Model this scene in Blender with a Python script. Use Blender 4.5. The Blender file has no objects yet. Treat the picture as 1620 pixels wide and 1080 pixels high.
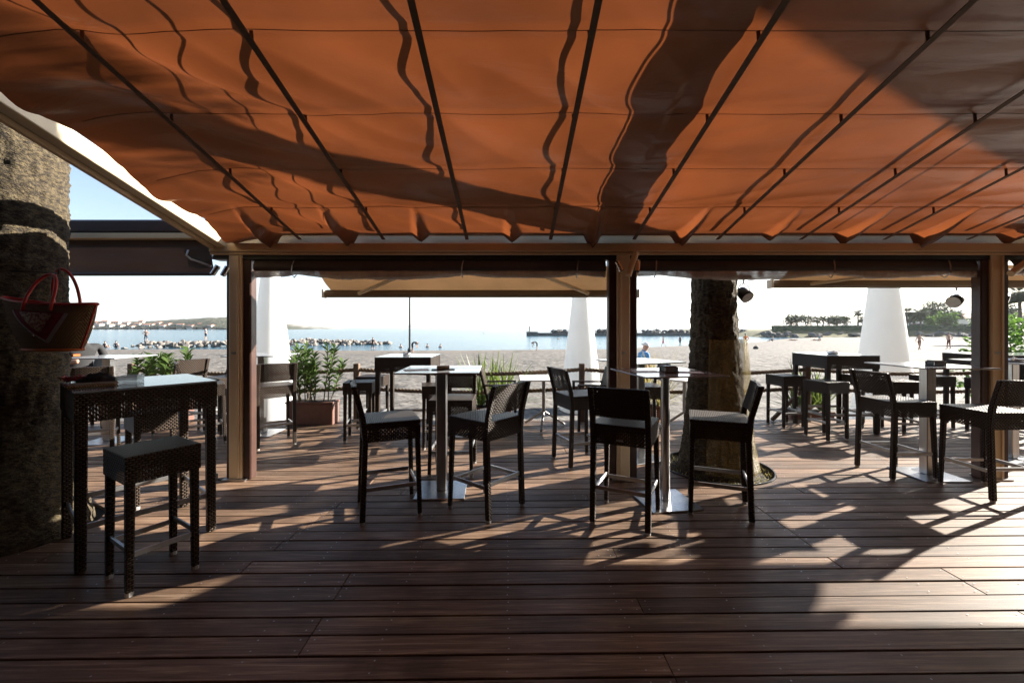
import bpy, bmesh, math, random
from mathutils import Vector, Matrix, noise
R = math.radians
scene = bpy.context.scene
COL = scene.collection

# ---------------------------------------------------------------- camera, sky, sun, exposure
cam_data = bpy.data.cameras.new("camera")
cam = bpy.data.objects.new("camera", cam_data)
COL.objects.link(cam)
cam.location = (0, 0, 1.45)
cam.rotation_euler = (R(90), 0, 0)
cam_data.sensor_width = 36.0
cam_data.lens = 15.0
cam_data.shift_y = -22 / 1620
cam_data.clip_start = 0.05
cam_data.clip_end = 30000
scene.camera = cam

SUN_EL, SUN_AZ = 22.0, 66.0          # azimuth from +Y towards +X
sun_vec = Vector((math.sin(R(SUN_AZ)) * math.cos(R(SUN_EL)), math.cos(R(SUN_AZ)) * math.cos(R(SUN_EL)), math.sin(R(SUN_EL))))
world = bpy.data.worlds.new("World")
scene.world = world
world.use_nodes = True
wn, wl = world.node_tree.nodes, world.node_tree.links
bg = wn["Background"]
sky = wn.new("ShaderNodeTexSky")
sky.sky_type = 'NISHITA'
sky.sun_disc = False
sky.sun_elevation = R(SUN_EL)
sky.sun_rotation = R(SUN_AZ)
sky.air_density = 0.9
sky.dust_density = 0.9
sky.ozone_density = 1.0
wl.new(sky.outputs[0], bg.inputs[0])
bg.inputs[1].default_value = 0.054
sd = bpy.data.lights.new("sun", 'SUN')
sd.energy = 5.0
sd.angle = R(0.55)
sd.color = (1.0, 0.93, 0.82)
so = bpy.data.objects.new("sun", sd)
COL.objects.link(so)
so.rotation_euler = (-sun_vec).to_track_quat('-Z', 'Y').to_euler()
scene.view_settings.view_transform = 'Standard'
scene.view_settings.look = 'None'
scene.view_settings.gamma = 1.0
scene.view_settings.use_curve_mapping = False
scene.view_settings.exposure = 2.3
scene.cycles.max_bounces = 8
scene.cycles.transparent_max_bounces = 16

# ---------------------------------------------------------------- materials
def nmat(name):
    m = bpy.data.materials.new(name)
    m.use_nodes = True
    nt = m.node_tree
    return m, nt.nodes, nt.links, nt.nodes["Principled BSDF"]

def ramp(nd, stops):
    r = nd.new("ShaderNodeValToRGB")
    e = r.color_ramp.elements
    while len(e) < len(stops): e.new(0.5)
    for i, (p, c) in enumerate(stops):
        e[i].position = p
        e[i].color = (c[0], c[1], c[2], 1)
    return r

def pmat(name, c1, c2=None, rough=0.6, metal=0.0, scale=8.0, stretch=(1, 1, 1), bump=0.0, bscale=None, bdist=0.01, detail=6,
         spec=0.5, rvar=0.0, objvar=0.0, coord='Object', lo=0.35, hi=0.65, transl=0.0):
    m, nd, ln, b = nmat(name)
    tc = nd.new("ShaderNodeTexCoord")
    mp = nd.new("ShaderNodeMapping")
    mp.inputs['Scale'].default_value = stretch
    ln.new(tc.outputs[coord], mp.inputs['Vector'])
    nz = nd.new("ShaderNodeTexNoise")
    nz.inputs['Scale'].default_value = scale
    nz.inputs['Detail'].default_value = detail
    nz.inputs['Roughness'].default_value = 0.6
    oi = nd.new("ShaderNodeObjectInfo")
    if objvar:
        add = nd.new("ShaderNodeVectorMath"); add.operation = 'ADD'
        mul = nd.new("ShaderNodeMath"); mul.operation = 'MULTIPLY'; mul.inputs[1].default_value = 37.0
        ln.new(oi.outputs['Random'], mul.inputs[0]); ln.new(mp.outputs[0], add.inputs[0]); ln.new(mul.outputs[0], add.inputs[1])
        ln.new(add.outputs[0], nz.inputs['Vector'])
    else:
        ln.new(mp.outputs[0], nz.inputs['Vector'])
    c2 = c2 or tuple(x * 0.75 for x in c1)
    rp = ramp(nd, [(lo, c1), (hi, c2)])
    ln.new(nz.outputs['Fac'], rp.inputs[0])
    col = rp.outputs[0]
    if objvar:
        hs = nd.new("ShaderNodeHueSaturation")
        mr = nd.new("ShaderNodeMapRange")
        mr.inputs[3].default_value = 1 - objvar; mr.inputs[4].default_value = 1 + objvar
        ln.new(oi.outputs['Random'], mr.inputs[0]); ln.new(mr.outputs[0], hs.inputs['Value']); ln.new(col, hs.inputs['Color'])
        col = hs.outputs[0]
    ln.new(col, b.inputs['Base Color'])
    b.inputs['Roughness'].default_value = rough
    b.inputs['Metallic'].default_value = metal
    b.inputs['Specular IOR Level'].default_value = spec
    if rvar:
        mr2 = nd.new("ShaderNodeMapRange"); mr2.inputs[3].default_value = rough - rvar; mr2.inputs[4].default_value = rough + rvar
        ln.new(nz.outputs['Fac'], mr2.inputs[0]); ln.new(mr2.outputs[0], b.inputs['Roughness'])
    if bump:
        n2 = nd.new("ShaderNodeTexNoise"); n2.inputs['Scale'].default_value = bscale or scale * 4; n2.inputs['Detail'].default_value = 5
        ln.new(mp.outputs[0], n2.inputs['Vector'])
        bp = nd.new("ShaderNodeBump"); bp.inputs['Strength'].default_value = bump; bp.inputs['Distance'].default_value = bdist
        ln.new(n2.outputs['Fac'], bp.inputs['Height']); ln.new(bp.outputs[0], b.inputs['Normal'])
    if transl:
        out = nd["Material Output"]
        tr = nd.new("ShaderNodeBsdfTranslucent"); ln.new(col, tr.inputs['Color'])
        mx = nd.new("ShaderNodeMixShader"); mx.inputs[0].default_value = transl
        ln.new(b.outputs[0], mx.inputs[1]); ln.new(tr.outputs[0], mx.inputs[2]); ln.new(mx.outputs[0], out.inputs['Surface'])
    return m

def wicker(name, holes, c=(0.058, 0.041, 0.031), c2=(0.005, 0.004, 0.003), cu=0.027, cv=0.0135, rough=0.36):
    m, nd, ln, b = nmat(name)
    uv = nd.new("ShaderNodeUVMap")
    sp = nd.new("ShaderNodeSeparateXYZ"); ln.new(uv.outputs[0], sp.inputs[0])
    def M(op, a, bb=None, c_=None):
        n = nd.new("ShaderNodeMath"); n.operation = op
        for i, x in enumerate((a, bb, c_)):
            if x is None: continue
            if isinstance(x, (int, float)): n.inputs[i].default_value = x
            else: ln.new(x, n.inputs[i])
        return n.outputs[0]
    v = M('DIVIDE', sp.outputs[1], cv)
    row = M('FLOOR', v)
    u = M('ADD', M('DIVIDE', sp.outputs[0], cu), M('MULTIPLY', row, 0.5))
    fu = M('SUBTRACT', M('MULTIPLY', M('FRACT', u), 2.0), 1.0)
    fv = M('SUBTRACT', M('MULTIPLY', M('FRACT', v), 2.0), 1.0)
    hu = M('SUBTRACT', 1.0, M('POWER', M('ABSOLUTE', fu), 3.0))
    hv = M('SUBTRACT', 1.0, M('MULTIPLY', fv, fv))
    h = M('MULTIPLY', hu, hv)
    bp = nd.new("ShaderNodeBump"); bp.inputs['Strength'].default_value = 1.0; bp.inputs['Distance'].default_value = 0.006
    ln.new(h, bp.inputs['Height']); ln.new(bp.outputs[0], b.inputs['Normal'])
    rp = ramp(nd, [(0.15, c2), (0.7, c)]); ln.new(h, rp.inputs[0]); ln.new(rp.outputs[0], b.inputs['Base Color'])
    b.inputs['Roughness'].default_value = rough
    b.inputs['Specular IOR Level'].default_value = 0.11
    if holes:
        al = M('GREATER_THAN', M('ADD', hu, M('MULTIPLY', hv, 0.6)), holes)
        ln.new(al, b.inputs['Alpha'])
    return m

def plank_mat():
    m, nd, ln, b = nmat("deck_wood")
    tc = nd.new("ShaderNodeTexCoord"); oi = nd.new("ShaderNodeObjectInfo")
    ml = nd.new("ShaderNodeMath"); ml.operation = 'MULTIPLY'; ml.inputs[1].default_value = 53.0
    ln.new(oi.outputs['Random'], ml.inputs[0])
    ad = nd.new("ShaderNodeVectorMath"); ad.operation = 'ADD'
    ln.new(tc.outputs['Object'], ad.inputs[0]); ln.new(ml.outputs[0], ad.inputs[1])
    mp = nd.new("ShaderNodeMapping"); mp.inputs['Scale'].default_value = (1.2, 28, 28)
    ln.new(ad.outputs[0], mp.inputs[0])
    g = nd.new("ShaderNodeTexNoise"); g.inputs['Scale'].default_value = 2.2; g.inputs['Detail'].default_value = 8; g.inputs['Roughness'].default_value = 0.65
    g.inputs['Distortion'].default_value = 0.4
    ln.new(mp.outputs[0], g.inputs['Vector'])
    st = nd.new("ShaderNodeTexNoise"); st.inputs['Scale'].default_value = 2.6; st.inputs['Detail'].default_value = 5
    ln.new(ad.outputs[0], st.inputs['Vector'])
    rp = ramp(nd, [(0.28, (0.065, 0.037, 0.023)), (0.52, (0.165, 0.104, 0.067)), (0.75, (0.35, 0.260, 0.188))])
    ln.new(g.outputs['Fac'], rp.inputs[0])
    rp2 = ramp(nd, [(0.30, (0.36, 0.32, 0.31)), (0.46, (0.85, 0.82, 0.80)), (0.66, (1.1, 1.06, 1.04))])
    ln.new(st.outputs['Fac'], rp2.inputs[0])
    mx = nd.new("ShaderNodeMix"); mx.data_type = 'RGBA'; mx.blend_type = 'MULTIPLY'; mx.inputs[0].default_value = 0.75
    ln.new(rp.outputs[0], mx.inputs[6]); ln.new(rp2.outputs[0], mx.inputs[7])
    hs = nd.new("ShaderNodeHueSaturation")
    mr = nd.new("ShaderNodeMapRange"); mr.inputs[3].default_value = 0.58; mr.inputs[4].default_value = 1.30
    ln.new(oi.outputs['Random'], mr.inputs[0]); ln.new(mr.outputs[0], hs.inputs['Value'])
    ln.new(mx.outputs[2], hs.inputs['Color']); ln.new(hs.outputs[0], b.inputs['Base Color'])
    rr = nd.new("ShaderNodeMapRange"); b.inputs['Specular IOR Level'].default_value = 0.26; rr.inputs[3].default_value = 0.66; rr.inputs[4].default_value = 0.40
    ln.new(st.outputs['Fac'], rr.inputs[0]); ln.new(rr.outputs[0], b.inputs['Roughness'])
    bp = nd.new("ShaderNodeBump"); bp.inputs['Strength'].default_value = 0.35; bp.inputs['Distance'].default_value = 0.003
    ln.new(g.outputs['Fac'], bp.inputs['Height']); ln.new(bp.outputs[0], b.inputs['Normal'])
    return m

def fabric_mat(name, diff, trans, tfac, rough=0.42, spec=0.45, wr=0.0):
    m, nd, ln, b = nmat(name)
    tc = nd.new("ShaderNodeTexCoord")
    n = nd.new("ShaderNodeTexNoise"); n.inputs['Scale'].default_value = 1.7; n.inputs['Detail'].default_value = 7
    ln.new(tc.outputs['Object'], n.inputs['Vector'])
    hv = nd.new("ShaderNodeMapRange"); hv.inputs[1].default_value = 0.3; hv.inputs[2].default_value = 0.7; hv.inputs[3].default_value = 0.74; hv.inputs[4].default_value = 1.12
    ln.new(n.outputs['Fac'], hv.inputs[0])
    def col(c):
        h = nd.new("ShaderNodeHueSaturation"); h.inputs['Color'].default_value = (*c, 1); ln.new(hv.outputs[0], h.inputs['Value']); return h.outputs[0]
    ln.new(col(diff), b.inputs['Base Color']); b.inputs['Roughness'].default_value = rough; b.inputs['Specular IOR Level'].default_value = spec
    bp = nd.new("ShaderNodeBump"); bp.inputs['Strength'].default_value = 0.45; bp.inputs['Distance'].default_value = 0.02
    n2 = nd.new("ShaderNodeTexNoise"); n2.inputs['Scale'].default_value = 5; n2.inputs['Detail'].default_value = 7; n2.inputs['Distortion'].default_value = 0.6
    m2 = nd.new("ShaderNodeMapping"); m2.inputs['Rotation'].default_value = (0, 0, R(-34)); m2.inputs['Scale'].default_value = (0.35, 1.6, 1.0)
    ln.new(tc.outputs['Object'], m2.inputs[0]); ln.new(m2.outputs[0], n2.inputs['Vector']); ln.new(n2.outputs['Fac'], bp.inputs['Height']); ln.new(bp.outputs[0], b.inputs['Normal'])
    t = nd.new("ShaderNodeBsdfTranslucent"); ln.new(col(trans), t.inputs['Color'])
    mx = nd.new("ShaderNodeMixShader"); mx.inputs[0].default_value = tfac
    ln.new(b.outputs[0], mx.inputs[1]); ln.new(t.outputs[0], mx.inputs[2]); ln.new(mx.outputs[0], nd["Material Output"].inputs['Surface'])
    return m

def clear_mat(name, col, alpha, rough=0.15, noise_a=0.0):
    m, nd, ln, b = nmat(name)
    b.inputs['Base Color'].default_value = (*col, 1); b.inputs['Roughness'].default_value = rough; b.inputs['Alpha'].default_value = alpha
    tc = nd.new("ShaderNodeTexCoord"); n = nd.new("ShaderNodeTexNoise"); n.inputs['Scale'].default_value = 6; n.inputs['Detail'].default_value = 5
    mp = nd.new("ShaderNodeMapping"); mp.inputs['Scale'].default_value = (2.5, 2.5, 0.6)
    ln.new(tc.outputs['Object'], mp.inputs[0]); ln.new(mp.outputs[0], n.inputs['Vector'])
    if noise_a:
        mr = nd.new("ShaderNodeMapRange"); mr.inputs[1].default_value = 0.3; mr.inputs[2].default_value = 0.7
        mr.inputs[3].default_value = alpha - noise_a; mr.inputs[4].default_value = alpha + noise_a
        ln.new(n.outputs['Fac'], mr.inputs[0]); ln.new(mr.outputs[0], b.inputs['Alpha'])
    bp = nd.new("ShaderNodeBump"); bp.inputs['Strength'].default_value = 0.5; bp.inputs['Distance'].default_value = 0.03
    ln.new(n.outputs['Fac'], bp.inputs['Height']); ln.new(bp.outputs[0], b.inputs['Normal'])
    return m

def water_mat():
    m, nd, ln, b = nmat("sea_water")
    tc = nd.new("ShaderNodeTexCoord")
    mp = nd.new("ShaderNodeMapping"); mp.inputs['Scale'].default_value = (0.35, 1.0, 1.0)
    ln.new(tc.outputs['Object'], mp.inputs[0])
    n = nd.new("ShaderNodeTexNoise"); n.inputs['Scale'].default_value = 0.9; n.inputs['Detail'].default_value = 6; n.inputs['Roughness'].default_value = 0.6
    ln.new(mp.outputs[0], n.inputs['Vector'])
    bp = nd.new("ShaderNodeBump"); bp.inputs['Strength'].default_value = 0.6; bp.inputs['Distance'].default_value = 0.35
    ln.new(n.outputs['Fac'], bp.inputs['Height']); ln.new(bp.outputs[0], b.inputs['Normal'])
    n2 = nd.new("ShaderNodeTexNoise"); n2.inputs['Scale'].default_value = 0.02; n2.inputs['Detail'].default_value = 4
    ln.new(mp.outputs[0], n2.inputs['Vector'])
    rp = ramp(nd, [(0.4, (0.012, 0.065, 0.105)), (0.62, (0.02, 0.10, 0.14))]); ln.new(n2.outputs['Fac'], rp.inputs[0])
    ln.new(rp.outputs[0], b.inputs['Base Color'])
    b.inputs['Roughness'].default_value = 0.14
    b.inputs['IOR'].default_value = 1.33
    return m

def sand_mat():
    m, nd, ln, b = nmat("beach_sand")
    tc = nd.new("ShaderNodeTexCoord")
    def N(s, d=6):
        n = nd.new("ShaderNodeTexNoise"); n.inputs['Scale'].default_value = s; n.inputs['Detail'].default_value = d; n.inputs['Roughness'].default_value = 0.62
        ln.new(tc.outputs['Object'], n.inputs['Vector']); return n.outputs['Fac']
    r1 = ramp(nd, [(0.36, (0.070, 0.062, 0.053)), (0.60, (0.175, 0.160, 0.143))]); ln.new(N(2.2, 9), r1.inputs[0])
    r2 = ramp(nd, [(0.40, (0.40, 0.37, 0.35)), (0.53, (1, 1, 1))]); ln.new(N(5.0, 9), r2.inputs[0])
    mx = nd.new("ShaderNodeMix"); mx.data_type = 'RGBA'; mx.blend_type = 'MULTIPLY'; mx.inputs[0].default_value = 0.95
    ln.new(r1.outputs[0], mx.inputs[6]); ln.new(r2.outputs[0], mx.inputs[7])
    # wet sand close to the water line: lower ground is darker and browner
    sp = nd.new("ShaderNodeSeparateXYZ"); ln.new(tc.outputs['Object'], sp.inputs[0])
    mr = nd.new("ShaderNodeMapRange"); mr.inputs[1].default_value = -1.17; mr.inputs[2].default_value = -1.07; mr.inputs[3].default_value = 1; mr.inputs[4].default_value = 0
    ln.new(sp.outputs[2], mr.inputs[0])
    mx2 = nd.new("ShaderNodeMix"); mx2.data_type = 'RGBA'; ln.new(mr.outputs[0], mx2.inputs[0])
    ln.new(mx.outputs[2], mx2.inputs[6]); mx2.inputs[7].default_value = (0.15, 0.115, 0.085, 1)
    ln.new(mx2.outputs[2], b.inputs['Base Color']); b.inputs['Roughness'].default_value = 0.9
    bp = nd.new("ShaderNodeBump"); bp.inputs['Strength'].default_value = 0.8; bp.inputs['Distance'].default_value = 0.08
    ln.new(N(3.5, 8), bp.inputs['Height']); ln.new(bp.outputs[0], b.inputs['Normal'])
    return m

M = {}
M['deck'] = plank_mat()
M['under'] = pmat("deck_joists", (0.02, 0.016, 0.012), rough=0.95, scale=5)
M['wick'] = wicker("woven_resin", 0)
M['wickh'] = wicker("woven_resin_open", 0.80)
M['metal'] = pmat("brushed_steel", (0.55, 0.55, 0.55), (0.42, 0.42, 0.43), rough=0.30, metal=1.0, scale=30, stretch=(1, 1, 0.05), rvar=0.08)
M['chrome'] = pmat("satin_chrome", (0.62, 0.60, 0.58), (0.5, 0.48, 0.46), rough=0.22, metal=1.0, scale=20)
M['alum'] = pmat("grey_tube", (0.42, 0.42, 0.42), (0.32, 0.32, 0.33), rough=0.38, metal=0.85, scale=18, rvar=0.08)
M['capgrey'] = pmat("grey_plastic", (0.34, 0.33, 0.32), rough=0.5, scale=20)
M['top'] = pmat("laminate_top", (0.30, 0.31, 0.33), (0.26, 0.27, 0.29), rough=0.11, scale=14, spec=0.9, rvar=0.03)
M['glass'] = pmat("frosted_glass_top", (0.22, 0.25, 0.28), (0.19, 0.22, 0.25), rough=0.07, scale=6, spec=0.9)
M['beige'] = pmat("beige_lacquer", (0.72, 0.58, 0.38), (0.66, 0.53, 0.34), rough=0.38, scale=3, stretch=(2, 2, 0.4), bump=0.05)
M['beamtan'] = pmat("tan_lacquer", (0.58, 0.42, 0.25), (0.52, 0.37, 0.22), rough=0.42, scale=2, stretch=(0.4, 2, 2), bump=0.05)
M['brown'] = pmat("brown_guide", (0.055, 0.026, 0.019), (0.04, 0.018, 0.014), rough=0.4, scale=4)
M['blind'] = fabric_mat("brown_canvas", (0.040, 0.026, 0.021), (0.05, 0.028, 0.02), 0.12, rough=0.6)
M['roll'] = clear_mat("clear_plastic_roll", (0.34, 0.28, 0.25), 0.80, rough=0.16, noise_a=0.15)
M['dark'] = pmat("black_paint", (0.014, 0.014, 0.015), rough=0.45, scale=20)
M['canopy'] = fabric_mat("orange_canvas", (0.18, 0.054, 0.021), (0.134, 0.036, 0.0110), 0.50, rough=0.34, spec=1.0)
M['strap'] = pmat("brown_webbing", (0.12, 0.068, 0.042), rough=0.75, scale=40)
M['olive'] = pmat("olive_lacquer", (0.22, 0.165, 0.10), (0.18, 0.135, 0.085), rough=0.45, scale=2, stretch=(0.4, 2, 2))
M['awnfab'] = fabric_mat("tan_canvas", (0.26, 0.165, 0.085), (0.22, 0.125, 0.06), 0.30, rough=0.7, spec=0.2)
M['trunk'] = pmat("palm_bark", (0.098, 0.074, 0.038), (0.020, 0.014, 0.009), rough=0.95, scale=26, stretch=(1, 1, 2.2), bump=1.0, bscale=55, bdist=0.02, lo=0.36, hi=0.62)
M['wrap'] = clear_mat("yellowed_plastic_sheet", (0.24, 0.19, 0.08), 0.52, rough=0.12, noise_a=0.25)
M['sand'] = sand_mat()
M['water'] = water_mat()
M['rope'] = pmat("hemp_rope", (0.20, 0.135, 0.08), (0.12, 0.08, 0.05), rough=0.9, scale=60)
M['post'] = pmat("fence_wood", (0.14, 0.09, 0.06), (0.09, 0.055, 0.038), rough=0.8, scale=4, stretch=(5, 5, 0.6), bump=0.4)
M['cone'] = pmat("white_polyethylene", (0.82, 0.82, 0.80), (0.78, 0.78, 0.77), rough=0.45, scale=1.5, transl=0.3)
M['planter'] = pmat("rust_brown_planter", (0.15, 0.065, 0.045), (0.11, 0.048, 0.034), rough=0.7, scale=5, bump=0.2)
M['soil'] = pmat("dark_soil", (0.05, 0.035, 0.025), rough=1, scale=30, bump=0.6)
M['leaf'] = pmat("oleander_leaf", (0.12, 0.19, 0.05), (0.07, 0.13, 0.03), rough=0.45, scale=9, transl=0.4)
M['leafy'] = pmat("yucca_leaf", (0.15, 0.19, 0.04), (0.09, 0.14, 0.03), rough=0.5, scale=7, transl=0.4)
M['leafd'] = pmat("dark_tree_leaf", (0.045, 0.075, 0.028), (0.03, 0.05, 0.02), rough=0.6, scale=1.5, transl=0.25)
M['leafb'] = pmat("bright_shrub_leaf", (0.11, 0.20, 0.03), (0.06, 0.13, 0.02), rough=0.5, scale=3, transl=0.45)
M['straw'] = pmat("dry_grass", (0.34, 0.27, 0.11), (0.26, 0.24, 0.07), rough=0.7, scale=8, transl=0.4)
M['stem'] = pmat("stem_bark", (0.10, 0.075, 0.05), rough=0.9, scale=9, bump=0.4)
M['frond'] = pmat("palm_frond", (0.06, 0.09, 0.025), (0.045, 0.065, 0.02), rough=0.5, scale=3, transl=0.3)
M['rock'] = pmat("pale_boulder", (0.26, 0.235, 0.21), (0.12, 0.105, 0.09), rough=0.9, scale=1.6, bump=0.6, bscale=5, bdist=0.1, objvar=0.25)
M['rockd'] = pmat("dark_mole_rock", (0.13, 0.125, 0.12), (0.08, 0.078, 0.075), rough=0.9, scale=1.3, bump=0.6, bscale=4, bdist=0.1)
M['hill'] = pmat("wooded_hill", (0.022, 0.032, 0.016), (0.085, 0.08, 0.05), rough=1, scale=0.06, detail=10, lo=0.42, hi=0.66, bump=1.0, bscale=0.25, bdist=2.0)
M['cliff'] = pmat("pale_cliff", (0.36, 0.33, 0.29), (0.10, 0.10, 0.07), rough=1, scale=0.05, detail=9, lo=0.42, hi=0.6)
M['far'] = pmat("distant_hill", (0.10, 0.12, 0.09), (0.14, 0.14, 0.11), rough=1, scale=0.004, detail=8)
M['render'] = pmat("white_render", (0.72, 0.69, 0.64), (0.64, 0.60, 0.55), rough=0.85, scale=0.6)
M['tile'] = pmat("terracotta_tile", (0.34, 0.15, 0.09), (0.27, 0.11, 0.07), rough=0.85, scale=2, bump=0.3)
M['pane'] = pmat("window_pane", (0.03, 0.04, 0.05), rough=0.08, scale=1)
M['wallb'] = pmat("brown_facade", (0.10, 0.07, 0.05), (0.075, 0.052, 0.038), rough=0.8, scale=2, bump=0.1)
M['grass'] = pmat("bank_grass", (0.07, 0.09, 0.03), (0.16, 0.13, 0.06), rough=1, scale=0.8, bump=0.4)
M['hedge'] = pmat("hedge_leaf", (0.045, 0.085, 0.03), (0.025, 0.05, 0.02), rough=0.7, scale=1.2)
M['skin'] = pmat("skin", (0.45, 0.25, 0.17), (0.40, 0.22, 0.15), rough=0.5, scale=6)
M['hair'] = pmat("dark_hair", (0.02, 0.014, 0.010), rough=0.6, scale=30)
M['red'] = pmat("red_leather", (0.50, 0.035, 0.025), (0.42, 0.028, 0.02), rough=0.45, scale=14)
M['maroon'] = pmat("maroon_felt", (0.20, 0.008, 0.025), rough=0.9, scale=30)
M['raffia'] = wicker("woven_raffia", 0, c=(0.30, 0.20, 0.11), c2=(0.12, 0.075, 0.04), cu=0.012, cv=0.007, rough=0.8)
M['greytrim'] = pmat("grey_braid", (0.36, 0.34, 0.33), rough=0.9, scale=60, bump=0.6, bscale=200, bdist=0.002)
M['bead'] = pmat("bead_mosaic", (0.32, 0.26, 0.18), (0.16, 0.03, 0.03), rough=0.4, scale=70, detail=2, lo=0.45, hi=0.55)
M['orange'] = pmat("orange_leather", (0.55, 0.13, 0.02), rough=0.6, scale=10)
M['paper'] = pmat("menu_paper", (0.70, 0.69, 0.66), rough=0.7, scale=6)
M['wood2'] = pmat("light_wood", (0.32, 0.22, 0.13), rough=0.6, scale=5, stretch=(1, 8, 8))
M['clearglass'] = clear_mat("bottle_glass", (0.6, 0.75, 0.78), 0.45, rough=0.05)
def cloth(name, c): return pmat(name, c, tuple(x * 0.8 for x in c), rough=0.85, scale=12, bump=0.2, bdist=0.005)
M['c_black'] = cloth("black_cotton", (0.018, 0.018, 0.02))
M['c_blue'] = cloth("blue_cotton", (0.07, 0.22, 0.45))
M['c_orange'] = cloth("orange_cotton", (0.75, 0.20, 0.02))
M['c_navy'] = cloth("navy_cotton", (0.02, 0.025, 0.05))
M['c_pink'] = cloth("pink_cotton", (0.45, 0.05, 0.14))
M['c_red'] = cloth("dark_red_cotton", (0.12, 0.02, 0.02))
M['c_white'] = cloth("white_cotton", (0.7, 0.7, 0.7))
M['c_teal'] = cloth("teal_cotton", (0.08, 0.25, 0.30))

# ---------------------------------------------------------------- mesh builder
class MB:
    def __init__(s): s.v, s.f, s.mi = [], [], []
    def add(s, vs, fs, mi=0):
        o = len(s.v); s.v += [tuple(p) for p in vs]
        for f in fs: s.f.append(tuple(i + o for i in f)); s.mi.append(mi)
        return s
    def box(s, x0, x1, y0, y1, z0, z1, mi=0):
        return s.add([(x0, y0, z0), (x1, y0, z0), (x1, y1, z0), (x0, y1, z0), (x0, y0, z1), (x1, y0, z1), (x1, y1, z1), (x0, y1, z1)],
                     [(0, 3, 2, 1), (4, 5, 6, 7), (0, 1, 5, 4), (1, 2, 6, 5), (2, 3, 7, 6), (3, 0, 4, 7)], mi)
    def bar(s, p0, p1, w, h=None, up=(0, 0, 1), w1=None, h1=None, mi=0):
        h = h or w; w1 = w1 or w; h1 = h1 or h
        p0, p1 = Vector(p0), Vector(p1); d = (p1 - p0).normalized(); up = Vector(up)
        if abs(d.dot(up)) > 0.98: up = Vector((0, 1, 0))
        x = d.cross(up).normalized(); y = x.cross(d).normalized()
        q = []
        for p, a, b in ((p0, w / 2, h / 2), (p1, w1 / 2, h1 / 2)):
            q += [p - x * a - y * b, p + x * a - y * b, p + x * a + y * b, p - x * a + y * b]
        return s.add(q, [(0, 3, 2, 1)[::-1], (4, 5, 6, 7)[::-1], (0, 1, 5, 4)[::-1], (1, 2, 6, 5)[::-1], (2, 3, 7, 6)[::-1], (3, 0, 4, 7)[::-1]], mi)
    def tube(s, pts, r, n=8, closed=False, mi=0, flat=1.0, up0=None):
        pts = [Vector(p) for p in pts]; m = len(pts); base = len(s.v)
        rs = r if isinstance(r, (list, tuple)) else [r] * m
        nx = None
        for i in range(m):
            if closed: d = pts[(i + 1) % m] - pts[i - 1]
            else: d = pts[min(i + 1, m - 1)] - pts[max(i - 1, 0)]
            d.normalize()
            if nx is None:
                u = Vector(up0) if up0 else (Vector((0, 0, 1)) if abs(d.z) < 0.9 else Vector((1, 0, 0)))
                nx = (u - d * u.dot(d)).normalized()
            else: nx = (nx - d * nx.dot(d)).normalized()
            ny = d.cross(nx)
            for k in range(n):
                a = 2 * math.pi * k / n
                s.v.append(tuple(pts[i] + nx * (rs[i] * math.cos(a)) * flat + ny * (rs[i] * math.sin(a))))
        rng_ = m if closed else m - 1
        for i in range(rng_):
            for k in range(n):
                a, b = base + i * n + k, base + i * n + (k + 1) % n
                c, d_ = base + ((i + 1) % m) * n + (k + 1) % n, base + ((i + 1) % m) * n + k
                s.f.append((a, b, c, d_)); s.mi.append(mi)
        if not closed:
            s.f.append(tuple(base + k for k in range(n))[::-1]); s.mi.append(mi)
            s.f.append(tuple(base + (m - 1) * n + k for k in range(n))); s.mi.append(mi)
        return s
    def lathe(s, prof, n=20, c=(0, 0, 0), cap=True, mi=0, sx=1, sy=1):
        base = len(s.v); m = len(prof)
        for r, z in prof:
            for k in range(n):
                a = 2 * math.pi * k / n
                s.v.append((c[0] + r * math.cos(a) * sx, c[1] + r * math.sin(a) * sy, c[2] + z))
        for i in range(m - 1):
            for k in range(n):
                s.f.append((base + i * n + k, base + i * n + (k + 1) % n, base + (i + 1) * n + (k + 1) % n, base + (i + 1) * n + k)); s.mi.append(mi)
        if cap:
            s.f.append(tuple(base + k for k in range(n))[::-1]); s.mi.append(mi)
            s.f.append(tuple(base + (m - 1) * n + k for k in range(n))); s.mi.append(mi)
        return s
    def prism(s, poly, z0, z1, mi=0):
        n = len(poly)
        vs = [(x, y, z0) for x, y in poly] + [(x, y, z1) for x, y in poly]
        fs = [tuple(range(n))[::-1], tuple(range(n, 2 * n))] + [(i, (i + 1) % n, n + (i + 1) % n, n + i) for i in range(n)]
        return s.add(vs, fs, mi)
    def leaf(s, p, d, up, L, W, mi=0, bend=0.0):
        d = d.normalized(); x = d.cross(up)
        if x.length < 1e-4: x = d.orthogonal()
        x.normalize(); nrm = x.cross(d)
        a, m1, t = p, p + d * (L * 0.45) + nrm * (bend * L * 0.3), p + d * L - nrm * (bend * L * 0.35)
        return s.add([a, m1 - x * W / 2 + nrm * W * 0.15, t, m1 + x * W / 2 + nrm * W * 0.15], [(0, 1, 2), (0, 2, 3)], mi)
    def mesh(s, name, mats, bevel=0, smooth=False, uv=False, seg=1):
        me = bpy.data.meshes.new(name)
        me.from_pydata(s.v, [], s.f)
        mats = mats if isinstance(mats, (list, tuple)) else [mats]
        for m in mats: me.materials.append(m)
        if len(mats) > 1: me.polygons.foreach_set('material_index', s.mi)
        if bevel:
            bm = bmesh.new(); bm.from_mesh(me)
            es = [e for e in bm.edges if len(e.link_faces) == 2 and e.calc_face_angle(0) > 0.6]
            bmesh.ops.bevel(bm, geom=es, offset=bevel, segments=seg, profile=0.7, affect='EDGES', clamp_overlap=True)
            bm.to_mesh(me); bm.free()
        if smooth: me.polygons.foreach_set('use_smooth', [True] * len(me.polygons))
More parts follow.
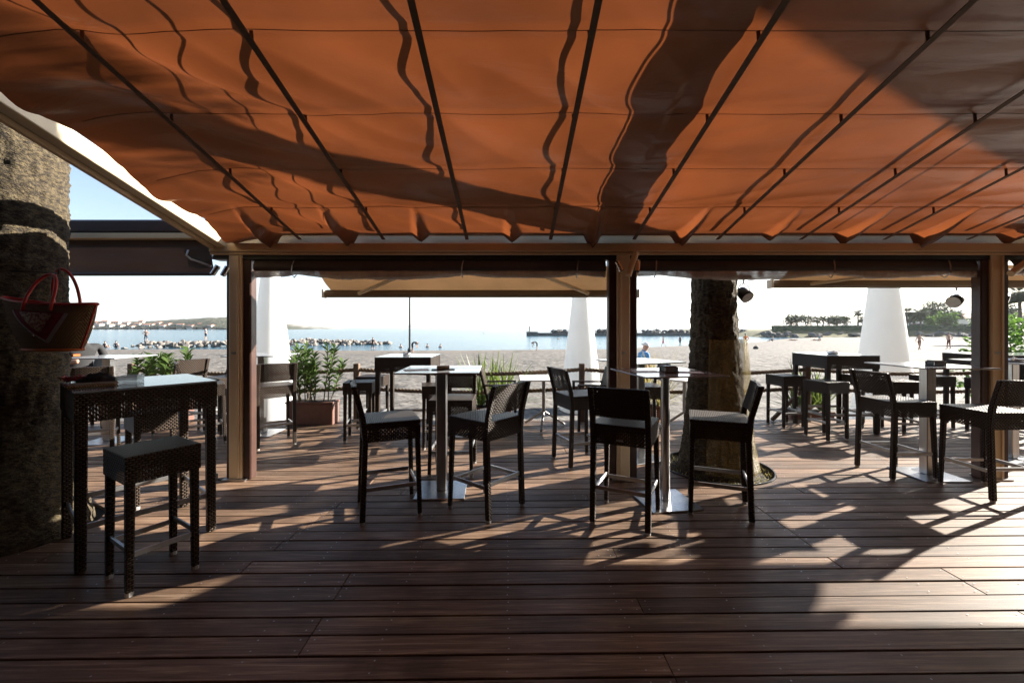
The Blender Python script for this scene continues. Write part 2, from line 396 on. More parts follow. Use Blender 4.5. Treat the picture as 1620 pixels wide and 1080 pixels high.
        if uv:
            l = me.uv_layers.new(name="UVMap")
            for p in me.polygons:
                n = p.normal; ax = max(range(3), key=lambda i: abs(n[i]))
                for li in p.loop_indices:
                    c = me.vertices[me.loops[li].vertex_index].co
                    l.data[li].uv = ((c.x, c.y) if ax == 2 else (c.y, c.z) if ax == 0 else (c.x, c.z))
        me.update()
        return me
    def build(s, name, mats, parent=None, **k):
        return mk(name, s.mesh(name, mats, **k), parent)

def mk(name, data, parent=None, loc=None, rotz=None):
    o = bpy.data.objects.new(name, data); COL.objects.link(o)
    if parent: o.parent = parent
    if loc: o.location = loc
    if rotz is not None: o.rotation_euler = (0, 0, rotz)
    return o
def tag(o, label, cat=None, group=None, kind=None):
    o['label'] = label
    if cat: o['category'] = cat
    if group: o['group'] = group
    if kind: o['kind'] = kind
    return o
def thing(name, label, cat, loc=(0, 0, 0), deg=0, group=None):
    return tag(mk(name, None, None, loc, R(deg)), label, cat, group)
KIDS = {}
def register(root):                       # remember the parts of a prototype for quick copying
    KIDS[root.name] = [(c, [g for g in c.children]) for c in root.children]
    return root
def place(proto, state, label, loc, deg, group):
    """first use moves the prototype itself, later uses copy it with its parts and sub-parts"""
    if not state.get('used'):
        state['used'] = True; r = proto
    else:
        r = proto.copy(); COL.objects.link(r)
        for ch, gs in KIDS[proto.name]:
            c = ch.copy(); COL.objects.link(c); c.parent = r
            for g in gs:
                d = g.copy(); COL.objects.link(d); d.parent = c
    r.location = loc; r.rotation_euler = (0, 0, R(deg)); r['label'] = label; r['group'] = group
    return r
rng = random.Random(7)
def nz(x, y=0, z=0): return noise.noise(Vector((x, y, z)))

# ================================================================ THE SETTING
def shore(x):                                   # distance of the water line in front of the terrace
    if x < 12: return 49 + 1.5 * math.sin(x * 0.12)
    return 49 + 1.5 * math.sin(x * 0.12) + (x - 12) ** 1.02 * 0.86
def beach_z(x, y):
    t = max(0.0, min(1.0, (y - 7) / (shore(x) - 7)))
    z = -0.72 - 0.40 * t ** 1.3
    if y > shore(x): z = -1.12 - 0.06 * (y - shore(x))
    return max(z, -4.0)
SEA = -1.15
def grid_mesh(name, xs, ys, zf, mat, smooth=True):
    vs = [(x, y, zf(x, y)) for y in ys for x in xs]; n = len(xs)
    fs = [(j * n + i, j * n + i + 1, (j + 1) * n + i + 1, (j + 1) * n + i) for j in range(len(ys) - 1) for i in range(n - 1)]
    me = bpy.data.meshes.new(name); me.from_pydata(vs, [], fs); me.materials.append(mat)
    if smooth: me.polygons.foreach_set('use_smooth', [True] * len(fs))
    me.update(); return me
def frange(a, b, s):
    n = int(round((b - a) / s)); return [a + (b - a) * i / n for i in range(n + 1)]
def bz(x, y):
    z = beach_z(x, y)
    near = max(0, 1 - abs(y - 18) / 30)
    if y < 46: z += 0.085 * near ** .5 * (nz(x * 0.9, y * 0.9, 3) + 0.9 * nz(x * 1.9, y * 1.9, 9) + .35 * nz(x * 4, y * 4, 1)) - 0.03
    return z
xs = frange(-160, -24, 4) + frange(-23.7, 24, 0.3) + frange(25, 200, 3.5)
ys = [-16, -4, 3, 6.2] + frange(6.8, 42, 0.26) + frange(42.6, 60, 0.8) + frange(62, 190, 4)
tag(mk("beach", grid_mesh("beach", xs, ys, bz, M['sand'])), "pale trampled sand beach between terrace and sea", "beach", kind="structure")
tag(mk("sea", grid_mesh("sea", [-9000, -3000, -800, -200, 0, 200, 800, 3000, 9000], [34, 120, 400, 1500, 4000, 9000], lambda x, y: SEA, M['water'])),
    "calm blue sea glaring white towards the right", "sea", kind="structure")

# ---- deck
DECK_ROT = R(0.8)
PALM_A, PALM_B = (-3.59, 3.04), (2.12, 4.45)
sub = MB().box(-8.6, 9.2, -3.6, 6.72, -0.30, -0.034)
for x in frange(-8.4, 9.0, 0.58): sub.box(x - 0.03, x + 0.03, 0.1, 6.70, -0.033, -0.0275)
deck = tag(sub.build("deck", M['under']), "dark brown timber deck of the terrace", "deck", kind="structure")
PITCH, BW = 0.1292, 0.1195
A = [-4.95, -1.45, 2.03, 5.55]; B = [-6.4, -2.9, 0.70, 4.15]; Cc = [-4.3, -0.92, 2.62, 6.05]
def row_joints(i, y):
    if 2.68 < y < 3.55: return A
    return [B, Cc, A, B, Cc][(i * 3 + (i // 5)) % 5]
def circle_cut(side, y, c, r):
    d = r * r - (y - c[1]) ** 2
    return None if d <= 0 else c[0] + side * math.sqrt(d)
cr, sr = math.cos(DECK_ROT), math.sin(DECK_ROT)
holes = [((PALM_A[0] * cr + PALM_A[1] * sr, -PALM_A[0] * sr + PALM_A[1] * cr), 0.50), ((PALM_B[0] * cr + PALM_B[1] * sr, -PALM_B[0] * sr + PALM_B[1] * cr), 0.545)]
screws = MB()
row = 0
y = 0.22
nplank = 0
while y + BW < 6.74:
    js = [-8.4 + 0.1 * rng.random()] + [j + (y - 3.1) * 0.22 * (1 if j == -1.45 else 0) for j in row_joints(row, y)] + [8.7]
    tops = rng.uniform(-0.0015, 0.0015)
    for a, b in zip(js[:-1], js[1:]):
        spans = [(a + 0.0018, b - 0.0018, None, None)]
        for c, r in holes:
            if abs(y + BW / 2 - c[1]) < r + BW / 2:
                out = []
                for (p, q, e0, e1) in spans:
                    ylo, yhi = y, y + BW
                    near = min(max(c[1], ylo), yhi)
                    l, rr = circle_cut(-1, near, c, r), circle_cut(1, near, c, r)
                    if l is None or q < l or p > rr: out.append((p, q, e0, e1)); continue
                    if p < l - 0.05: out.append((p, l, e0, (c, r)))
                    if q > rr + 0.05: out.append((rr, q, (c, r), e1))
                spans = out
        for (p, q, e0, e1) in spans:
            def edge(x, e, side):
                if e is None: return [(x, y + k * BW) for k in (0, 1)]
                c, r = e; o = []
                for k in range(7):
                    yy = y + BW * k / 6; cc = circle_cut(side, yy, c, r)
                    o.append(((cc if cc is not None else c[0]), yy))
                return o
            lft = edge(p, e0, 1); rgt = edge(q, e1, -1)
            poly = lft[::-1] + rgt
            cx = (p + q) / 2
            mb = MB().prism([(x - cx, yy - y - BW / 2) for x, yy in poly], -0.026, 0)
            o = mb.build("plank", M['deck'], deck, bevel=0.0022 if not (e0 or e1) else 0)
            o.location = (cx * cr - (y + BW / 2) * sr, cx * sr + (y + BW / 2) * cr, tops + rng.uniform(-0.001, 0.001))
            o.rotation_euler = (0, rng.uniform(-0.0004, 0.0004), DECK_ROT + rng.uniform(-0.0003, 0.0003))
            nplank += 1
            sxs = [x for x in frange(-8.1, 8.7, 0.58)] + [p + 0.03, q - 0.03]
            for x in sxs:
                if p + 0.02 < x < q - 0.02 and (x in sxs[-2:] or rng.random() < 0.8):
                    for fy in (0.22, 0.78):
                        X, Y = x + rng.uniform(-.006, .006), y + BW * fy
                        cx_, cy_ = X * cr - Y * sr, X * sr + Y * cr
                        screws.add([(cx_ + 0.0045 * math.cos(k * 1.0472), cy_ + 0.0045 * math.sin(k * 1.0472), 0.0035) for k in range(6)], [(0, 1, 2, 3, 4, 5)])
    row += 1; y += PITCH
o = screws.build("screw_head", M['alum'], deck); o['kind'] = "stuff"
print("planks", nplank)
fas = MB().box(-8.6, 9.2, 6.725, 6.755, -0.72, -0.03).build("deck_fascia", M['post'], deck)

# ---- building behind the camera, then unseen shade blockers added at both sides
bk = thing("restaurant_building", "dark brown restaurant facade behind the terrace", "building", (0, -3.6, 0))
MB().box(-9, 10, -0.3, 0, -0.3, 4.2).build("wall", M['wallb'], bk)
for i in range(4):
    w = MB().box(-7 + i * 4.2, -4.6 + i * 4.2, 0.002, 0.06, 0, 2.2).build("window_frame", M['brown'], bk)
    MB().box(-6.9 + i * 4.2, -4.7 + i * 4.2, 0.062, 0.07, 0.1, 2.1).build("pane", M['pane'], w)
lw_ = thing("shade_wall", "plain brown wall added unseen far left to darken the terrace", "wall", (-8.9, 0, 0))  # added out of view to cut light from the left opening
MB().box(-.2, 0, -3.5, 2.4, -.3, 3.0).build("wall", M['wallb'], lw_)
nb = thing("shade_block", "unseen building block added on the right to shade the canopy", "building", (9.6, 0, -0.7))  # added out of view for its shade, open below towards the front
MB().box(0, 6, -12, 0.6, 0, 6.6).build("wall", M['wallb'], nb)
MB().box(-0.4, 6, -12, 5.5, 5.0, 10.5).build("shade_overhang", M['wallb'], nb)  # overhang shaped to shade the canopy corner but leave the deck sunlit
for i in range(3): MB().tube([(0.3, 1.6 + i * 1.75, 0), (0.3, 1.6 + i * 1.75, 5.0)], .09, 10).build("column", M['beige'], nb)
MB().box(-0.6, 6.2, -12.2, 5.7, 10.5, 10.8).build("roof", M['tile'], nb)

nc = thing("shade_canopy", "dark canvas roof added unseen on the left to dim the terrace", "canopy", (-6.2, -0.5, 3.06))  # added out of view to keep sky light off the deck
MB().box(-3.2, 3.25, -3.1, 3.05, 0, 0.02).build("roof_fabric", M['blind'], nc)
MB().box(-3.2, 3.25, 3.055, 3.10, -0.05, 0.06).build("edge_bar", M['brown'], nc)

# ---- pergola frame
BY = 4.02                      # front plane of the front beam
CAN_Z, CAN_S = 2.345, 0.243    # canopy plane: height at the beam, rise per metre towards the camera
def can_plane(y): return CAN_Z + CAN_S * (4.0 - y)
fr = thing("pergola_frame", "beige metal pergola frame carrying the orange canopy", "pergola")
MB().box(-2.86, 9.4, BY, BY + 0.20, 2.165, 2.245).box(-2.86, 9.4, BY + 0.015, BY + 0.20, 2.14, 2.163).build("beam", M['beamtan'], fr, bevel=0.006)
MB().box(-2.86, 9.4, BY + 0.12, BY + 0.205, 2.247, 2.345).box(-2.86, 9.4, BY + 0.10, BY + 0.21, 2.347, 2.36).build("gutter", M['beige'], fr, bevel=0.004)
MB().box(-2.86, 9.4, BY + 0.05, BY + 0.17, 2.10, 2.138).build("blind_box", M['dark'], fr)
MB().box(-2.86, 9.4, BY + 0.10, BY + 0.115, 2.362, 2.44).build("light_stop", M['beige'], fr)  # strip added to stop sun leaking in above the gutter
def pbar(name, x, y0, y1, w, h, off, mat):
    return MB().bar((x, y0, can_plane(y0) + off), (x, y1, can_plane(y1) + off), w, h).build(name, mat, fr, bevel=0.005)
pbar("side_rail", -2.745, -3.5, BY + 0.05, 0.09, 0.115, -0.07, M['beige'])
pbar("side_rail", -2.82, -3.5, BY + 0.05, 0.035, 0.12, -0.095, M['beamtan'])
pbar("rafter", 1.13, -3.5, 4.0, 0.10, 0.13, 0.115, M['beige'])
pbar("rafter", 4.85, -3.5, 4.0, 0.10, 0.13, 0.115, M['beige'])
def post(x, dl, dr, flip=1):
    p = MB().box(x - 0.062, x + 0.062, BY + 0.03, BY + 0.16, 0, 2.163).build("post", M['beige'], fr, bevel=0.008)
    MB().box(x + flip * 0.030 - 0.010, x + flip * 0.030 + 0.010, BY + 0.018, BY + 0.0285, 0.02, 2.13).build("groove_rib", M['beige'], p, bevel=0.003)
    MB().box(x - 0.11, x + 0.11, BY, BY + 0.19, 0.003, 0.015).build("foot_plate", M['metal'], p)
    for a, b in ((x - 0.064 - dl, x - 0.064), (x + 0.064, x + 0.064 + dr)):
        MB().box(a, b, BY + 0.05, BY + 0.15, 0.0, 2.10).build("guide_rail", M['brown'], p, bevel=0.01)
    for z in (1.2,):
        MB().box(x - 0.035, x + 0.012, BY + 0.024, BY + 0.0295, z, z + 0.02).build("latch", M['metal'], p)
    return p
post(-2.63, 0.035, 0.075); post(1.06, 0.075, 0.07, -1); post(4.62, 0.08, 0.06)
for (a, b) in (((1.16, BY - 0.03, 2.15), (1.08, BY - 0.05, 1.93)), ((4.94, BY - 0.03, 2.15), (4.64, BY - 0.05, 1.95))):
    MB().tube([a, b], 0.030, 12).build("brace", M['beige'], fr, smooth=False)

# ---- orange canopy
STR = [-1.98 + 0.78 * k for k in range(-1 + 1, 13)]
TUCK = [-2.28, -1.59, -0.81, -0.03, 0.75, 1.65, 2.40, 3.17, 3.89, 4.65, 5.4, 6.2]
F0, FS = 3.52, 0.517
def can_z(x, y):
    z = can_plane(y)
    if y <= F0: t = ((F0 - y) / FS) % 1.0; k = int((F0 - y) / FS)
    else: t = (y - F0) / (4.0 - F0) * 0.999; k = -1
    amp = 0.050 if k >= 0 else 0.03
    ph = max(0.0, 4 * t * (1 - t))
    u = ((x + 1.98) / 0.78) % 1.0
    mid = math.sin(math.pi * u)
    z -= amp * (ph ** 0.75) * (0.8 + 0.35 * nz(x * 0.7, k * 3.1, 5))
    # long soft wrinkles pulled diagonally across each cell, stronger on the left
    lw = 0.55 + 0.75 * max(0, min(1, (1.0 - x) / 3.0))
    a, b = (0.83, 0.56) if x < 0.9 else (0.90, -0.20)
    s_, c_ = -b * x + a * y, a * x + b * y
    w = 0.9 * nz(s_ * 3.6, c_ * 0.75, 1.7) + 0.9 * (0.35 - 2.2 * abs(nz(s_ * 4.3 + 3, c_ * 0.8, 4.1))) * 0.6
    z += 0.042 * lw * w * (0.35 + 0.65 * ph)
    z += 0.002 * (ph ** 0.5) * (1 - mid) * nz(y * 16, x * 2, 6)
    # crease lip at every fold
    d = min(t, 1 - t) if k >= 0 else t
    z -= 0.016 * math.exp(-(d / 0.05) ** 2)
    # tucks: the spare cloth hangs in pointed pockets along the beam
    if y > F0 - 0.06:
        tt = max(0, (y - F0 + 0.06) / 0.54)
        for i, xc in enumerate(TUCK):
            xcc = xc + 0.05 * math.sin(i * 2.3) * tt
            hw = 0.015 + (0.065 + .02 * math.sin(i * 3.1)) * tt
            dx = (x - xcc) / hw
            if abs(dx) < 1: z -= (0.10 + 0.045 * math.sin(i * 1.7 + .5)) * tt ** 1.15 * (1 - abs(dx)) ** 0.8
    if x < -2.0:                                # loose left edge
        e = (-2.0 - x) / 0.6
        z += 0.030 * e * math.sin(y * 7.5 + 1.2) * 0.8 + 0.02 * e * nz(y * 3.2, 7) - 0.085 * e * e
    return z
def fabric_obj():
    xs = frange(-2.60, 4.6, 0.02) + frange(4.66, 9.3, 0.06)
    ys = []
    yy = 4.06
    while yy > 1.2: ys.append(yy); yy -= 0.0172
    while yy > -3.5: ys.append(yy); yy -= 0.05
    def zf(x, y): return can_z(x, y)
    me = grid_mesh("canopy_fabric", xs, ys, zf, M['canopy'])
    # wavy free edge on the left
    n = len(xs)
    for j, y in enumerate(ys):
        dx = 0.035 * math.sin(y * 7.5) + 0.03 * nz(y * 2.5, 2)
        for i in range(8):
            me.vertices[j * n + i].co.x += dx * (1 - i / 8)
    me.flip_normals()
    return me
can = thing("orange_canopy", "orange pleated canvas canopy stretched over the terrace", "canopy", (0, 0, 0))
mk("fabric", fabric_obj(), can)
for i, x in enumerate(STR):
    mb = MB(); y0, y1 = 3.99, -3.4
    mb.bar((x, y0, can_plane(y0) - 0.075), (x, y1, can_plane(y1) - 0.085), 0.032, 0.004)
    mb.build("strap", M['strap'], can)
    MB().tube([(x + 0.02, 3.98, can_plane(3.98) + 0.035), (x + 0.02, -3.4, can_plane(-3.4) + 0.035)], 0.011, 6).build("cable", M['strap'], can)
    for k in range(7):
        y = F0 - k * FS
        MB().bar((x - 0.004, y, can_plane(y) - 0.02), (x, y, can_plane(y) - 0.076), 0.016, 0.006).build("cable_clip", M['strap'], can)
for k in range(10):
    y = F0 - k * FS
    MB().tube([(xx, y + .004 * nz(xx * 3, k), can_z(xx, y - .004) - 0.0015 + .002 * nz(xx * 2.2, k * 4)) for xx in frange(-2.5, 9.2, 0.1)], 0.002, 5).build("pleat_rod", M['canopy'], can)
for x in (-1.60, -1.38, 0.86, 0.97, 2.95, 3.1):
    MB().tube([(x, 3.98, can_plane(3.98) + 0.07), (x, -3.4, can_plane(-3.4) + 0.07)], 0.0045, 5).build("wire", M['dark'], can)

# ---- rolled clear blinds under the beam
def rolled_blind(x0, x1, label, seed, straps):
    t = thing("rolled_blind", label, "blind", ((x0 + x1) / 2, BY + 0.10, 2.10), 0, "rolled blinds under the beam")
    L = (x1 - x0) / 2
    va = MB(); n = 60
    vs = []; fs = []
    for i in range(n + 1):
        x = -L + 2 * L * i / n
        for zz, yy in ((0.0, -0.02), (-0.05, -0.045 + 0.01 * nz(x * 2, seed)), (-0.10 + 0.01 * nz(x * 1.5, seed + 3), -0.05), (-0.11, -0.02)): vs.append((x, yy, zz))
    for i in range(n):
        for k in range(3): fs.append((i * 4 + k, (i + 1) * 4 + k, (i + 1) * 4 + k + 1, i * 4 + k + 1))
    va.add(vs, fs); va.build("valance", M['blind'], t, smooth=True)
    pts, rs = [], []
    for i in range(120 + 1):
        x = -L + 2 * L * i / 120
        ds = min(abs(x - s) for s in straps); f = min(1, ds / 0.75)
        sag = 0.034 * math.sin(f * math.pi / 2) ** 0.8 + 0.012 * nz(x * 3, seed)
        pts.append((x, 0.0, -0.112 - sag + 0.006))
        rs.append(0.036 + 0.014 * f + 0.006 * nz(x * 5, seed + 1))
    rl = MB(); base = 0
    ring = 14
    for i, (p, r) in enumerate(zip(pts, rs)):
        for k in range(ring):
            a = 2 * math.pi * k / ring
            rr = r * (1 + 0.30 * nz(p[0] * 2.2, math.cos(a) * 1.5 + seed, math.sin(a) * 1.5) + 0.16 * nz(p[0] * 9, a * 2, seed))
            rl.v.append((p[0], p[1] + rr * math.cos(a), p[2] + rr * math.sin(a)))
    for i in range(len(pts) - 1):
        for k in range(ring): rl.f.append((i * ring + k, i * ring + (k + 1) % ring, (i + 1) * ring + (k + 1) % ring, (i + 1) * ring + k)); rl.mi.append(0)
    rl.f.append(tuple(range(ring))); rl.f.append(tuple((len(pts) - 1) * ring + k for k in range(ring))); rl.mi += [0, 0]
    rl.build("roll", M['roll'], t, smooth=True)
    for s in straps:
        MB().tube([(s, -0.03, 0.0), (s - 0.01, -0.058, -0.06), (s - 0.015, -0.062, -0.13), (s - 0.015, -0.01, -0.17), (s - 0.015, 0.05, -0.13), (s, 0.03, 0.0)], 0.007, 6, flat=0.4).build("strap", M['alum'], t)
rolled_blind(-2.47, 0.90, "rolled clear blind hanging between the left and middle posts", 11.0, [-1.30, 0.32, 1.42])
rolled_blind(1.22, 4.45, "rolled clear blind hanging between the middle and right posts", 23.0, [-1.45, 0.25, 1.35])
rolled_blind(4.78, 6.1, "crumpled rolled blind right of the right post", 37.0, [-.45, 0.4])

# ---- neighbouring awning front on the left
sa = thing("side_awning", "dark awning cassette with lowered brown blind left of the left post", "awning", (-5.0, BY + 0.08, 0))
MB().box(-3.6, 2.17, -0.06, 0.10, 2.345, 2.475).build("cassette", M['brown'], sa, bevel=0.02)
MB().box(-3.6, 2.12, -0.075, 0.08, 2.29, 2.343).build("bar", M['beige'], sa, bevel=0.006)
vs, fs = [], []
for i in range(81):
    x = -3.6 + 5.72 * i / 80
    for j in range(12):
        z = 2.29 - (0.33 + 0.02 * math.sin(i * 0.06)) * j / 11
        vs.append((x, 0.0 + 0.02 * nz(x * 2.1, j * 0.25) * (j / 11) + 0.012 * nz(x * 5 + j * 0.5, j * 0.4), z))
for i in range(80):
    for j in range(11): fs.append((i * 12 + j, (i + 1) * 12 + j, (i + 1) * 12 + j + 1, i * 12 + j + 1))
MB().add(vs, fs).build("blind", M['blind'], sa, smooth=True)
MB().tube([(-3.6, 0, 1.955), (2.12, 0, 1.965)], 0.018, 8).build("hem_bar", M['brown'], sa)

# ---- folding-arm awnings outside
def folding_awning(x0, x1, yb, zb, yf, zf_, label, arms):
    t = thing("folding_awning", label, "awning", ((x0 + x1) / 2, yb, 0), 0, "half retracted folding awnings")
    L = (x1 - x0) / 2; d = yf - yb
    vs, fs = [], []
    for i in range(41):
        for j in range(9):
            u = j / 8; x = -L + 2 * L * i / 40
            vs.append((x, d * u, zb + (zf_ - zb) * u - 0.02 * math.sin(math.pi * u) + 0.006 * nz(x * 2, u * 3)))
    for i in range(40):
        for j in range(8): fs.append((i * 9 + j, (i + 1) * 9 + j, (i + 1) * 9 + j + 1, i * 9 + j + 1))
    MB().add(vs, fs).build("awning_fabric", M['awnfab'], t, smooth=True)
    MB().box(-L - 0.06, L + 0.06, d - 0.02, d + 0.05, zf_ - 0.07, zf_ + 0.01).box(-L - 0.06, L + 0.06, d - 0.035, d - 0.022, zf_ - 0.06, zf_ - 0.015).build("front_bar", M['olive'], t, bevel=0.006)
    for s in (-1, 1): MB().box(s * (L + 0.075) - 0.012, s * (L + 0.075) + 0.012, d - 0.04, d + 0.055, zf_ - 0.075, zf_ + 0.015).build("end_cap", M['render'], t, bevel=0.004)
    for (a, b) in arms:
        MB().bar((a, d - 0.05, zf_ - 0.035), (b, 0.05, zb - 0.05), 0.045, 0.032).build("folding_arm", M['beige'], t, bevel=0.006)
folding_awning(-1.95, 1.28, 4.24, 2.06, 4.60, 1.845, "half retracted tan awning outside between the left and middle posts", [(-1.30, -0.70), (1.15, 0.55)])
folding_awning(2.78, 6.2, 4.24, 2.07, 4.46, 1.935, "half retracted tan awning outside beyond the right post", [(-1.4, -0.5), (1.4, 0.6)])

# ---- palm trunks on the terrace
def palm_trunk(name, loc, prof, label, seed, crown_z, lean=(0, 0)):
    t = thing(name, label, "palm tree", (loc[0], loc[1], -0.3))
    na, mb = 110, MB()
    zs = frange(0, crown_z, 0.022)
    for z in zs:
        zz = z - 0.3
        for (a, ra), (b, rb) in zip(prof[:-1], prof[1:]):
            if a <= zz <= b: r = ra + (rb - ra) * (zz - a) / (b - a); break
        else: r = prof[-1][1] if zz > prof[-1][0] else prof[0][1]
        for k in range(na):
            an = 2 * math.pi * k / na
            ca, sn = math.cos(an), math.sin(an)
            ring = abs(math.sin((zz * 24 + 1.5 * nz(ca * 1.3, sn * 1.3, zz * 0.6 + seed))))
            saw = (zz * 7.5 + .9 * nz(ca * 1.6 + seed, sn * 1.6, zz * .7)) % 1.0
            rr = r + 0.006 * (ring - 0.5) + 0.013 * (saw - .5) + 0.012 * nz(ca * 6 + seed, sn * 6, zz * 9) + 0.010 * nz(ca * 14, sn * 14, zz * 30 + seed) + .008 * nz(ca * 26, sn * 26, zz * 12)
            mb.v.append((rr * ca + lean[0] * zz, rr * sn + lean[1] * zz, z))
    for i in range(len(zs) - 1):
        for k in range(na): mb.f.append((i * na + k, i * na + (k + 1) % na, (i + 1) * na + (k + 1) % na, (i + 1) * na + k)); mb.mi.append(0)
    mb.build("trunk", M['trunk'], t, smooth=True)
    cr_ = MB(); r_ = random.Random(int(seed * 10))
    add_fronds(cr_, Vector((lean[0] * crown_z, lean[1] * crown_z, crown_z)), 26, 2.0, r_, 14)
    cr_.build("crown", M['frond'], t)
    return t
def add_fronds(mb, c, n, L, r_, nl, wm=1.0):
    for i in range(n):
        az = r_.uniform(0, 6.283); el = r_.uniform(-0.5, 1.25)
        d = Vector((math.cos(az) * math.cos(el), math.sin(az) * math.cos(el), math.sin(el)))
        pts = [c.copy()]; dd = d.copy(); LL = L * r_.uniform(0.8, 1.1)
        for k in range(8):
            dd = (dd + Vector((0, 0, -0.11))).normalized(); pts.append(pts[-1] + dd * LL / 8)
        mb.tube(pts, [0.012 * L] * 2 + [0.006 * L] * 7, 3)
        for k in range(nl):
            u = 0.18 + 0.82 * k / nl; q = u * 8; i0 = min(7, int(q)); p = pts[i0].lerp(pts[i0 + 1], q - i0)
            t_ = (pts[i0 + 1] - pts[i0]).normalized(); sd_ = t_.cross(Vector((0, 0, 1))); sd_ = sd_.normalized() if sd_.length > 1e-3 else Vector((1, 0, 0))
            ll = L * 0.33 * wm ** .3 * math.sin(math.pi * min(1, 0.25 + 0.7 * u))
            for s in (-1, 1):
                mb.leaf(p, t_ * 0.75 + sd_ * s + Vector((0, 0, -0.25)), Vector((0, 0, 1)), ll, L * 0.028 * wm)
palm_trunk("palm_tree", PALM_A, [(-0.3, 0.48), (0.0, 0.44), (0.35, 0.355), (0.9, 0.305), (1.6, 0.295), (2.4, 0.30), (8, 0.27)], "thick palm trunk rising at the left edge with a straw bag on it", 1.3, 6.6)
pb = palm_trunk("palm_tree", PALM_B, [(-0.3, 0.42), (0.0, 0.37), (0.3, 0.31), (0.9, 0.25), (1.6, 0.215), (2.2, 0.205), (8, 0.20)], "palm trunk wrapped in clear plastic right of the middle post", 4.7, 6.2, (-0.01, 0))
# plastic sheet wound round the front and right of the lower trunk
PB = [(-0.3, 0.42), (0.0, 0.37), (0.3, 0.31), (0.9, 0.25), (1.6, 0.215)]
def pb_r(z):
    for (a, ra), (b, rb) in zip(PB[:-1], PB[1:]):
        if a <= z <= b: return ra + (rb - ra) * (z - a) / (b - a)
    return .245
mb = MB(); na, nzv = 60, 44
for j in range(nzv + 1):
    u = j / nzv; z = 0.02 + 1.31 * u
    for k in range(na + 1):
        an = R(-128) + R(205) * k / na
        r = pb_r(z) + .022 + .045 * max(0, math.cos(an - R(10))) * (.6 + .4 * math.sin(u * 3.1)) + .012 * u
        rr = r + 0.014 * nz(math.cos(an) * 3, math.sin(an) * 3, z * 1.1) + 0.016 * nz(math.cos(an) * 1.4, math.sin(an) * 1.4, z * 2.2 + 5) + .006 * nz(an * 9, z * 1.5)
        mb.v.append((rr * math.cos(an), rr * math.sin(an), z))
for j in range(nzv):
    for k in range(na): a = j * (na + 1) + k; mb.f.append((a, a + 1, a + na + 2, a + na + 1)); mb.mi.append(0)
pw = tag(mb.build("plastic_wrap", M['wrap'], None, smooth=True), "yellowed clear plastic sheet wrapped round the lower palm trunk", "plastic sheet"); pw.location = (PALM_B[0], PALM_B[1], 0.0)
# rim of the opening and litter in it
rim = MB()
for k in range(48):
    a0, a1 = 2 * math.pi * k / 48, 2 * math.pi * (k + 1) / 48
    for (ra, rb, z0, z1) in ((0.53, 0.541, -0.14, 0.012),):
        q = []
        for a in (a0, a1):
            for rr, zz in ((ra, z0), (rb, z0), (rb, z1), (ra, z1)): q.append((rr * math.cos(a), rr * math.sin(a), zz))
        rim.add(q, [(0, 1, 5, 4), (1, 2, 6, 5), (2, 3, 7, 6), (3, 0, 4, 7)])
rm = tag(rim.build("tree_rim", M['dark']), "black metal rim round the palm opening in the deck", "tree rim"); rm.location = (PALM_B[0], PALM_B[1], 0)
lit = MB(); r_ = random.Random(3)
for k in range(420):
    a = r_.uniform(0, 6.283); rr = r_.uniform(0.40, 0.53); p = Vector((rr * math.cos(a), rr * math.sin(a), -0.032))
    lit.leaf(p, Vector((r_.uniform(-1, 1), r_.uniform(-1, 1), r_.uniform(0.0, 1.2))), Vector((0, 0, 1)), r_.uniform(0.02, 0.07), 0.01)
lo_ = tag(lit.build("dry_litter", M['straw']), "dry grass and litter round the palm foot", "litter", kind="stuff"); lo_.location = (PALM_B[0], PALM_B[1], 0)

# ---- rope fence at the deck edge
FY = 6.60
rf = thing("rope_fence", "wooden posts with two sagging hemp ropes along the deck edge", "fence", (0, FY, 0))
FP = [-5.88, -2.40, 1.08, 4.56, 8.04]
for x in FP:
    MB().box(x - 0.042, x + 0.042, -0.042, 0.042, 0, 0.895).build("post", M['post'], rf, bevel=0.008)
MB().bar((4.50, 0.0, 0.50), (4.02, 0.0, 0.02), 0.05, 0.05).build("brace", M['post'], rf, bevel=0.006)
def rope(x0, x1, z, sag):
    mb = MB(); L = x1 - x0; n = int(L / 0.018)
    for s in range(3):
        pts = []
        for i in range(n + 1):
            u = i / n; a = u * L * 2 * math.pi / 0.16 + s * 2.094
            pts.append((x0 + L * u, 0.017 * math.cos(a), z - sag * 4 * u * (1 - u) + 0.017 * math.sin(a)))
        mb.tube(pts, 0.0165, 5)
    return mb.build("rope", M['rope'], rf, smooth=True)
for a, b in zip(FP[:-1], FP[1:]):
    for z in (0.80, 0.52): rope(a + 0.03, b - 0.03, z, 0.07)


# ================================================================ FURNITURE
def caps(t, feet, r=0.019):
    for (x, y) in feet: MB().lathe([(r, 0.0), (r, 0.022), (r * 0.9, 0.026)], 10, (x, y, 0)).build("foot_cap", M['capgrey'], t)
